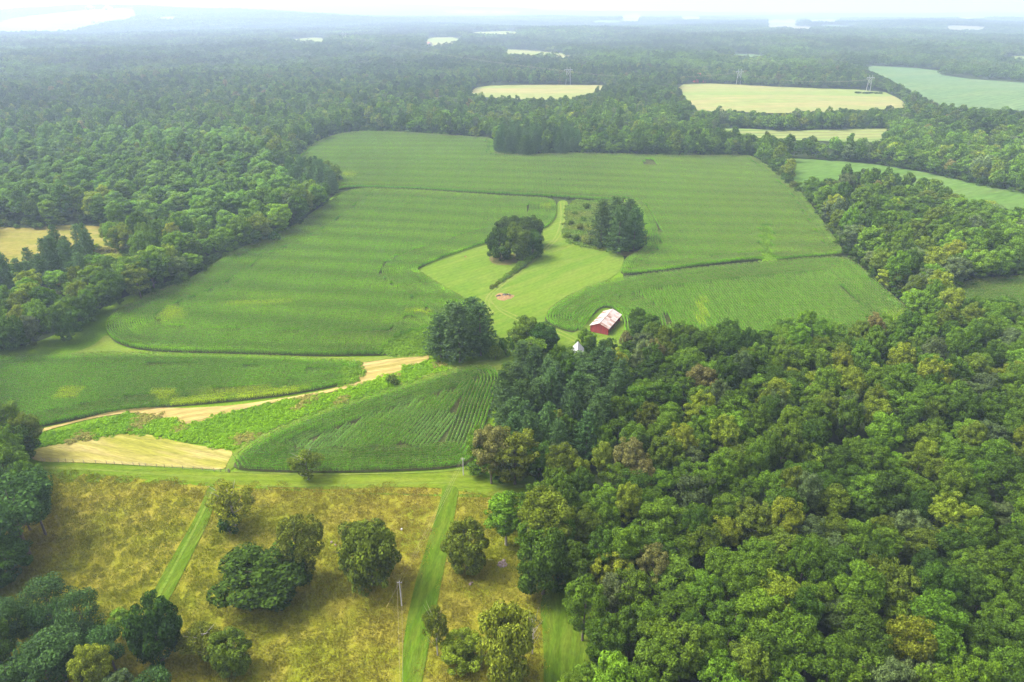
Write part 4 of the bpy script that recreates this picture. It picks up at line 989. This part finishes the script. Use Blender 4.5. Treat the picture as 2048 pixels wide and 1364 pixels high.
# ------------------------------------------------------------------ buildings
def gable(name, P0, ang, w, L, hw, rise, wall_m, roof_m, label, cat, over=.35, group=None, open_side=False, boards=0, sheets=0, window=False, door=True):
    """gabled building: P0 = front corner on the ground, width w along ang, length L at right angles (away)"""
    t = empty(name, (P0[0], P0[1], float(H(P0[0], P0[1])) + .35), ang); tag(t, label, cat, group)
    th = .15
    mb = MB()   # front and back gables, one pentagon each with thickness
    wl = obj('wall', None, t) if False else None
    w_ = MB()
    for yy in (0, L - th):
        a = [(0, yy, -1), (w, yy, -1), (w, yy, hw), (w / 2, yy, hw + rise), (0, yy, hw)]; b = [(p[0], yy + th, p[2]) for p in a]
        w_.poly(a); w_.poly(b[::-1])
        for i in range(5): w_.poly([a[i], b[i], b[(i + 1) % 5], a[(i + 1) % 5]][::1])
    w_.box((th / 2, L / 2, hw / 2 - .5), (th, L - 2 * th, hw + 1))
    if open_side:
        for k in range(6): w_.box((w - th / 2, th + (L - 2 * th) * (k + .5) / 6, hw / 2 - .5), (.2, .2, hw + 1))
        w_.box((w - th / 2, L / 2, hw - .35), (th - .02, L - 2 * th, .7))
    else: w_.box((w - th / 2, L / 2, hw / 2 - .5), (th, L - 2 * th, hw + 1))
    wall = w_.build('wall', wall_m, t)
    sl = math.hypot(w / 2, rise); k = over / sl
    roof = MB(); rt = .12
    for sgn in (-1, 1):
        ex = w / 2 + sgn * (w / 2) * (1 + k * 1.0); ez = hw - rise * k
        p = [(w / 2, -over, hw + rise + .03), (ex, -over, ez + .03), (ex, L + over, ez + .03), (w / 2, L + over, hw + rise + .03)]
        if sgn > 0: p = p[::-1]
        q = [(a, b, c + rt) for a, b, c in p]
        roof.poly(p[::1]); roof.poly(q[::-1])
        for i in range(4): roof.poly([p[i], q[i], q[(i + 1) % 4], p[(i + 1) % 4]])
    rf = roof.build('roof', roof_m, t)
    if sheets:
        for sgn in (-1, 1):
            r_me = None
            nsh = sheets
            for i in range(nsh):
                for row in range(2):
                    y0 = -over + (L + 2 * over) * i / nsh; y1 = -over + (L + 2 * over) * (i + 1) / nsh - .03
                    f0, f1 = (0.0, .52) if row == 0 else (.50, 1 + k); lift = rt + .05 + (.03 if row == 0 else 0)
                    e = lambda f: (w / 2 + sgn * (w / 2) * f, hw + rise * (1 - f) + lift)
                    (xa, za), (xb, zb) = e(f0), e(f1); b_ = MB(); n_ = 5
                    top = []
                    for s_ in range(n_ + 1):
                        yy = y0 + (y1 - y0) * s_ / n_; dz = .035 * (s_ % 2); top.append(((xa, yy, za + dz), (xb, yy, zb + dz)))
                    for s_ in range(n_):
                        qd = [top[s_][0], top[s_][1], top[s_ + 1][1], top[s_ + 1][0]]; b_.poly(qd if sgn < 0 else qd[::-1])
                    b_.build('roof_sheet', (M_SHEETS[int(rng.choice(4, p=([.52, .3, .1, .08] if sgn < 0 else [.50, .32, .05, .13])))]), rf)
        MB().tube([(w / 2, -over, hw + rise + .22), (w / 2, L + over, hw + rise + .22)], .14, 6).build('ridge_cap', M_SHEETS[0], rf)
    if boards:
        bw = w / boards; 
        for i in range(boards):
            x = bw * (i + .5); ztop = hw + rise * (1 - abs(x - w / 2) / (w / 2)) - .12
            MB().box((x, -.03 - .012 * (i % 3), (ztop - .6) / 2 + .3 - .3), (bw - .05, .05, ztop + .6)).build('board', wall_m if i % 4 else M_RED2, wall)
        for x in (0.0, w): MB().box((x, -.07, hw / 2 - .25), (.16, .16, hw + .3)).build('corner_post', wall_m, t)
    if window:
        fr = MB().box((w / 2, -.05, hw + rise * .35), (1.1, .12, 1.5)).build('window', M_WHITE, t)
        MB().box((w / 2, -.13, hw + rise * .35), (.8, .06, 1.2)).build('pane', M_GLASS, fr)
        for xx in (.27, .73):
            fr = MB().box((w * xx, -.05, hw * .6), (1.1, .12, 1.6)).build('window', M_WHITE, t)
            MB().box((w * xx, -.13, hw * .6), (.85, .06, 1.3)).build('pane', M_GLASS, fr)
    elif door:
        MB().box((w / 2, -.06, hw * .4), (w * .25, .1, hw * .8)).build('door', M_DARK, t)
    return t
M_RED2 = plain('red_paint_worn', (.33, .062, .06), .75, .35, 1.5, stretch=(1, 1, .15))
M_SHEETS = [plain('pale_roof_sheet', (.34, .285, .265), .7, .4, .55, col2=(.26, .17, .135), lo=.30, hi=.48), plain('pinkish_roof_sheet', (.29, .22, .195), .7, .4, .6, col2=(.21, .12, .085), lo=.34, hi=.55),
            plain('rust_roof_sheet', (.22, .105, .07), .8, .4, .8), plain('streaked_roof_sheet', (.28, .20, .175), .7, .5, .9, col2=(.17, .08, .05), lo=.4, hi=.6)]

(bx0, bx1), (by0, by1) = G(np.array([1180.5, 1215.6]), np.array([664.5, 666.2])); p0 = Vector((bx0, by0)); p1 = Vector((bx1, by1)); wB = (p1 - p0).length
HOUSE = (4.4, 8, 3.6, 2.6)
angB = math.atan2(by1 - by0, bx1 - bx0)
BARN = dict(L=15.5, hw=2.9, rise=1.6, rot=-.28)
gable('barn', (bx0, by0), angB + BARN['rot'] * 0 - .36, wB * 1.06, BARN['L'], BARN['hw'], BARN['rise'], M_RED, M_RUST, 'red barn with a rusty pale tin roof beside the corn', 'barn', .4, open_side=True, boards=14, sheets=10, door=False)
hx, hy = G(np.array([1142.]), np.array([734.]))
gable('farmhouse', (float(hx[0]), float(hy[0])), -.1, *HOUSE, M_WHITE, M_GREYROOF, 'small white house half hidden behind the pines', 'house', .3, window=True)

# far farm buildings
M_FARWALL = plain('far_wall', (.42, .40, .38), .8, .1)
def farm(px_, py_, w, L, hw, wall, roof, label, cat='building', ang=.1, name='farm_building', rise=None):
    x, y = G(np.array([px_]), np.array([py_])); gable(name, (float(x[0]), float(y[0])), ang, w, L, hw, rise or w * .28, wall, roof, label, cat, .4, 'far farm buildings')
farm(722, 74, 26, 34, 8, M_RED, M_REDROOF, 'largest red roofed barn of the far hilltop farm', 'barn', .1, 'barn')
farm(744, 78, 22, 20, 6, M_FARWALL, M_WHITE, 'white shed beside the far red roofed barn', 'shed', -.2, 'shed')
farm(754, 74, 18, 16, 6, M_RED, M_WHITE, 'low red shed at the end of the far farm', 'shed', .1, 'shed')
farm(702, 82, 18, 20, 5, M_FARWALL, M_REDROOF, 'small pink roofed house near the far pylon', 'house', .2, 'house')
farm(855, 92, 16, 18, 6, M_FARWALL, M_REDROOF, 'lone pale house with pinkish roof at the far field', 'house', .3, 'house')
farm(1389, 165, 20, 12, 9, M_RED, M_REDROOF, 'red shed among the trees by the hilltop field', 'shed', .05, 'shed')
farm(372, 203, 14, 12, 9, M_WHITE, M_WHITE, 'white house roof showing among the dense far woods', 'house', .1, 'house')
farm(828, 250, 9, 8, 7, M_WHITE, M_WHITE, 'white shed among the trees behind the far corn', 'shed', .05, 'shed')
farm(955, 248, 6, 7, 6.5, M_WHITE, M_WHITE, 'small white roof in the wood behind the far corn', 'shed', .1, 'shed')
farm(168, 20, 60, 50, 14, M_WHITE, M_WHITE, 'white farm building by the far valley field', 'building', .1)
farm(205, 20, 60, 40, 12, M_WHITE, M_WHITE, 'long white farm shed beside the valley field', 'shed', .0, 'shed')
farm(183, 46, 30, 26, 9, M_WHITE, M_WHITE, 'small white barn in the far valley field', 'barn', .2, 'barn')
farm(795, 38, 30, 26, 9, M_WHITE, M_WHITE, 'white speck of a farmhouse near the horizon', 'house', .2, 'house')

# ------------------------------------------------------------------ poles, wires, pylons
def top_height(px_, yb, yt):
    x, y = G(np.array([px_]), np.array([yb])); x, y = float(x[0]), float(y[0]); z0 = float(H(x, y)); s = (CY - yt) / FPX
    return x, y, z0, y * (s * CP - SP) / (CP + s * SP) + CAMZ - z0
def utility_pole(px_, yb, yt, label):
    x, y, z, h = top_height(px_, yb, yt)
    t = empty('utility_pole', (x, y, z)); tag(t, label, 'utility pole', 'utility poles by the mown lane')
    MB().tube([(0, 0, -.5), (0, 0, h * .5), (0, 0, h)], [.15, .13, .11], 8).build('pole', M_POLE, t)
    MB().box((0, 0, h - .35), (1.1, .09, .1)).build('crossarm', M_POLE, t)
    for dx in (-.5, 0, .5): MB().tube([(dx, 0, h - .28 + (.3 if dx == 0 else 0)), (dx, 0, h + (.3 if dx == 0 else 0) - .08)], .05, 6).build('insulator', M_WHITE, t)
    return x, y, z, h
A_ = utility_pole(803.5, 1212, 1163, 'near pale utility pole in the pasture beside the egg-shaped tree')
B_ = utility_pole(927, 951, 916, 'far utility pole at the corner of the three-cornered corn field')
def wire(a, b, sag, rad, label, cat='power line', group='wires of the pasture power line', n=14):
    a, b = Vector(a), Vector(b); pts = [a.lerp(b, i / n) - Vector((0, 0, sag * 4 * (i / n) * (1 - i / n))) for i in range(n + 1)]
    o = MB().tube(pts, rad, 5).build('power_line', M_WIRE); return tag(o, label, cat, group)
ends = lambda q, dx: (q[0] + dx, q[1], q[2] + q[3] + (.2 if dx == 0 else -.08))
for dx, nm in ((-.5, 'pasture-side'), (0, 'topmost'), (.5, 'lane-side')):
    wire(ends(A_, dx), ends(B_, dx), 1.1, .016, f'{nm} wire sagging between the two utility poles')
cx_, cy2 = G(np.array([804.5]), np.array([1500.])); cz_ = float(H(cx_, cy2)[0]) + A_[3]
qx_, _, qf = proj(0, float(cy2[0]), cz_)
for dx, nm in ((-.5, 'pasture-side'), (.5, 'lane-side')):
    wire(ends(A_, dx), (-.16125 * float(qf) + dx * .3, float(cy2[0]), cz_), .6, .016, f'{nm} wire running from the near pole out of view')
x, y = G(np.array([772.]), np.array([1216.])); x, y = float(x[0]), float(y[0])
gw = MB().tube([(A_[0] - .1, A_[1], A_[2] + A_[3] - .6), (x, y, float(H(x, y)))], .025, 5).build('guy_wire', M_WIRE); tag(gw, 'guy wire anchoring the near utility pole to the ground', 'guy wire')
MB().tube([(x, y, float(H(x, y))), (x + (A_[0] - x) * .22, y + (A_[1] - y) * .22, float(H(x, y)) + A_[3] * .2)], .06, 6).build('guy_guard', plain('yellow_plastic', (.62, .50, .16), .6), gw)

def pylon(px_, yb, yt, label, wd_=7):
    x, y, z, h = top_height(px_, yb, yt)
    t = empty('power_pylon', (x, y, z), .35); tag(t, label, 'pylon', 'wooden power pylons on the ridge')
    for s_ in (-1, 1): MB().tube([(s_ * wd_ / 2 * 1.15, 0, -1), (s_ * wd_ / 2 * .8, 0, h)], [.42, .30], 6).build('leg', M_STEEL, t)
    MB().box((0, 0, h * .86), (wd_ * 2.1, .5, .6)).build('crossarm', M_STEEL, t)
    MB().tube([(-wd_ * .46, 0, h * .45), (wd_ * .41, 0, h * .8)], .2, 5).build('brace', M_STEEL, t)
    MB().tube([(wd_ * .46, 0, h * .45), (-wd_ * .41, 0, h * .8)], .2, 5).build('brace', M_STEEL, t)
    for dx in (-1, 0, 1): MB().tube([(dx * wd_ * .95, 0, h * .86), (dx * wd_ * .95, 0, h * .76)], .2, 5).build('insulator', M_WHITE, t)
    return x, y, z + h * .76
q1 = pylon(1735, 186, 150, 'pale twin-legged pylon on the weedy mound of the hilltop field')
q2 = pylon(1476, 170, 138, 'pale twin-legged pylon at the top edge of the hilltop field')
q3 = pylon(1136, 170, 134, 'twin-legged pylon rising from the woods behind the hay meadow')
q4 = pylon(690, 88, 63, 'hazy pylon beside the far hilltop farm', 10)
for a_, b_, nm in ((q1, q2, 'over the hilltop field'), (q2, q3, 'over the round wood'), (q3, q4, 'towards the far farm')):
    for d_ in (-6, 0, 6):
        wire((a_[0] + d_, a_[1], a_[2]), (b_[0] + d_, b_[1], b_[2]), 8, .05, f'{ {-6: "left", 0: "middle", 6: "right"}[d_]} cable strung between pylons {nm}', 'power cable', 'cables between the pylons', 18)
mx_, my_ = G(np.array([1732.]), np.array([187.])); mx_, my_ = float(mx_[0]), float(my_[0])
for i in range(7): plant('shrub', mx_ + (i - 3) * 6, my_ - 6 + 3 * math.sin(i * 2), 4.2, 3.5, PAL['dark green'], SHB, f'{wd[i]} from left of the seven bushes round the hilltop pylon', 'shrub', 'bushes round the pylon')

# fence along the pasture lane
fp = densify(chaikin([(86,924),(180,927),(280,933),(380,940),(455,946),(460,946)], 2, False), 24, False)
fx_, fy_ = G(fp[:, 0], fp[:, 1]); fz_ = H(fx_, fy_)
t = empty('wire_fence', (float(fx_[0]), float(fy_[0]), float(fz_[0]))); tag(t, 'thin wire fence on wooden posts between hay field and mown lane', 'fence')
o0 = Vector((float(fx_[0]), float(fy_[0]), float(fz_[0]))); pm = MB().tube([(0, 0, -.3), (0, 0, 1.45)], [.07, .06], 6).mesh('post', M_WOOD)
for a_, b_, c_ in zip(fx_, fy_, fz_):
    p = obj('post', pm, t); p.location = Vector((float(a_), float(b_), float(c_))) - o0
for hh in (.5, .9, 1.3):
    MB().tube([Vector((float(a_), float(b_), float(c_) + hh)) - o0 for a_, b_, c_ in zip(fx_, fy_, fz_)], .012, 4).build('wire', M_STEEL, t)

# ------------------------------------------------------------------ burn pile, stones
def rock(mb, c, r, rr):
    b = len(mb.v); n, m_ = 7, 4
    for i in range(m_ + 1):
        th_ = pi * i / m_
        for k in range(n):
            a = 2 * pi * k / n; q = r * rr.uniform(.75, 1.15)
            mb.v.append((c[0] + q * math.sin(th_) * math.cos(a), c[1] + q * math.sin(th_) * math.sin(a), c[2] + q * .7 * math.cos(th_)))
    for i in range(m_):
        for k in range(n): mb.f.append((b + i * n + k, b + (i + 1) * n + k, b + (i + 1) * n + (k + 1) % n, b + i * n + (k + 1) % n))
    return mb
rr = random.Random(3)
x, y = G(np.array([1008.]), np.array([595.])); x, y = float(x[0]), float(y[0])
bp_ = empty('burn_pile', (x, y, float(H(x, y)) + .4)); tag(bp_, 'round straw-brown burn pile with black ash in the green yard', 'burn pile')
def mound(R, Rz, hh, mat, name, seed, cx0=0, cy0=0):
    r = np.random.default_rng(seed); nr_, na = 7, 28; V = [(cx0, cy0, hh)]; 
    for i in range(1, nr_ + 1):
        for k in range(na):
            a = 2 * pi * k / na; f = i / nr_; w = 1 + .12 * math.sin(3 * a + seed) + .08 * math.sin(7 * a); V.append((cx0 + R * f * w * math.cos(a), cy0 + Rz * f * w * math.sin(a), hh * (1 - f ** 2) + (r.uniform(-.12, .12) if i < nr_ else -.05) * min(1, hh * 3)))
    F = [(0, 1 + k, 1 + (k + 1) % na) for k in range(na)] + [(1 + (i - 1) * na + k, 1 + i * na + k, 1 + i * na + (k + 1) % na, 1 + (i - 1) * na + (k + 1) % na) for i in range(1, nr_) for k in range(na)]
    me = bpy.data.meshes.new(name); me.from_pydata(V, [], F); me.materials.append(mat); me.update(); return obj(name, me, bp_)
mound(4.4, 4.6, .45, M_STRAW, 'straw_ring', 1); mound(2.6, 1.6, .75, M_ASH, 'ash_heap', 2, .9, 1.6); mound(1.5, .9, .7, M_ASH, 'ash_heap', 3, -2.2, .6)
for i in range(16):
    a = rr.uniform(0, 6.3); d = rr.uniform(0, 2.8); c0 = Vector((d * math.cos(a) + .6, d * math.sin(a) * .6 + .9, .55)); dv = Vector((rr.uniform(-1, 1), rr.uniform(-1, 1), rr.uniform(0, .35)))
    MB().tube([c0, c0 + dv * 1.2], [.09, .04], 5).build('stick', M_BRUSH if i % 3 else M_PALEBARK, bp_)
def stones(px_, py_, n_, spread, size, mat, name, label, cat):
    x, y = G(np.array([px_]), np.array([py_])); x, y = float(x[0]), float(y[0]); t = empty(name, (x, y, float(H(x, y)) + .1)); tag(t, label, cat)
    for i in range(n_):
        a = rr.uniform(0, 6.3); d = spread * math.sqrt(rr.random()); rock(MB(), (d * math.cos(a), d * math.sin(a), size * .3 + (spread - d) * .25), size * rr.uniform(.6, 1.2), rr).build('stone', mat, t)
stones(1005, 1128, 26, 1.1, .38, M_STONE, 'stone_pile', 'heap of pinkish stones in the pasture under the wood corner', 'stone pile')
stones(943, 1169, 5, .5, .33, M_STONE, 'stone_pile', 'small group of pinkish stones below the rounded olive tree', 'stone pile')
def boulder(px_, py_, s_, mat, label):
    x, y = G(np.array([px_]), np.array([py_])); x, y = float(x[0]), float(y[0]); mb = rock(MB(), (0, 0, s_ * .4), s_, rr); o = mb.build('boulder', mat); o.location = (x, y, float(H(x, y)) + .1); tag(o, label, 'boulder')
boulder(803, 1060, .34, M_PALESTONE, 'white stone lying in the dry grass above the near pole')
boulder(663, 1086, .42, M_STONE, 'pinkish stone in the grass between the two large pasture trees')
boulder(671, 1091, .3, M_STONE, 'brown stone just beside the pinkish stone in the grass')
boulder(931, 515, .8, M_STRAW, 'brownish stone on the yard grass beside the oak clump')

# ------------------------------------------------------------------ haze
m, nt, ns, ln = newmat('haze'); pv = N(ns, 'ShaderNodeVolumePrincipled'); pv.inputs['Color'].default_value = (.56, .69, .93, 1); pv.inputs['Density'].default_value = HAZE_DENSITY
pv.inputs['Anisotropy'].default_value = 0.25
ou = N(ns, 'ShaderNodeOutputMaterial'); ln.new(pv.outputs[0], ou.inputs['Volume'])
z0, z1 = -60.0, 235.0
hz = MB().box((0, 0, (z0 + z1) / 2), (33000, 33000, z1 - z0)).build('haze', m); tag(hz, 'thin blue-white summer haze filling the valley air', kind='stuff')
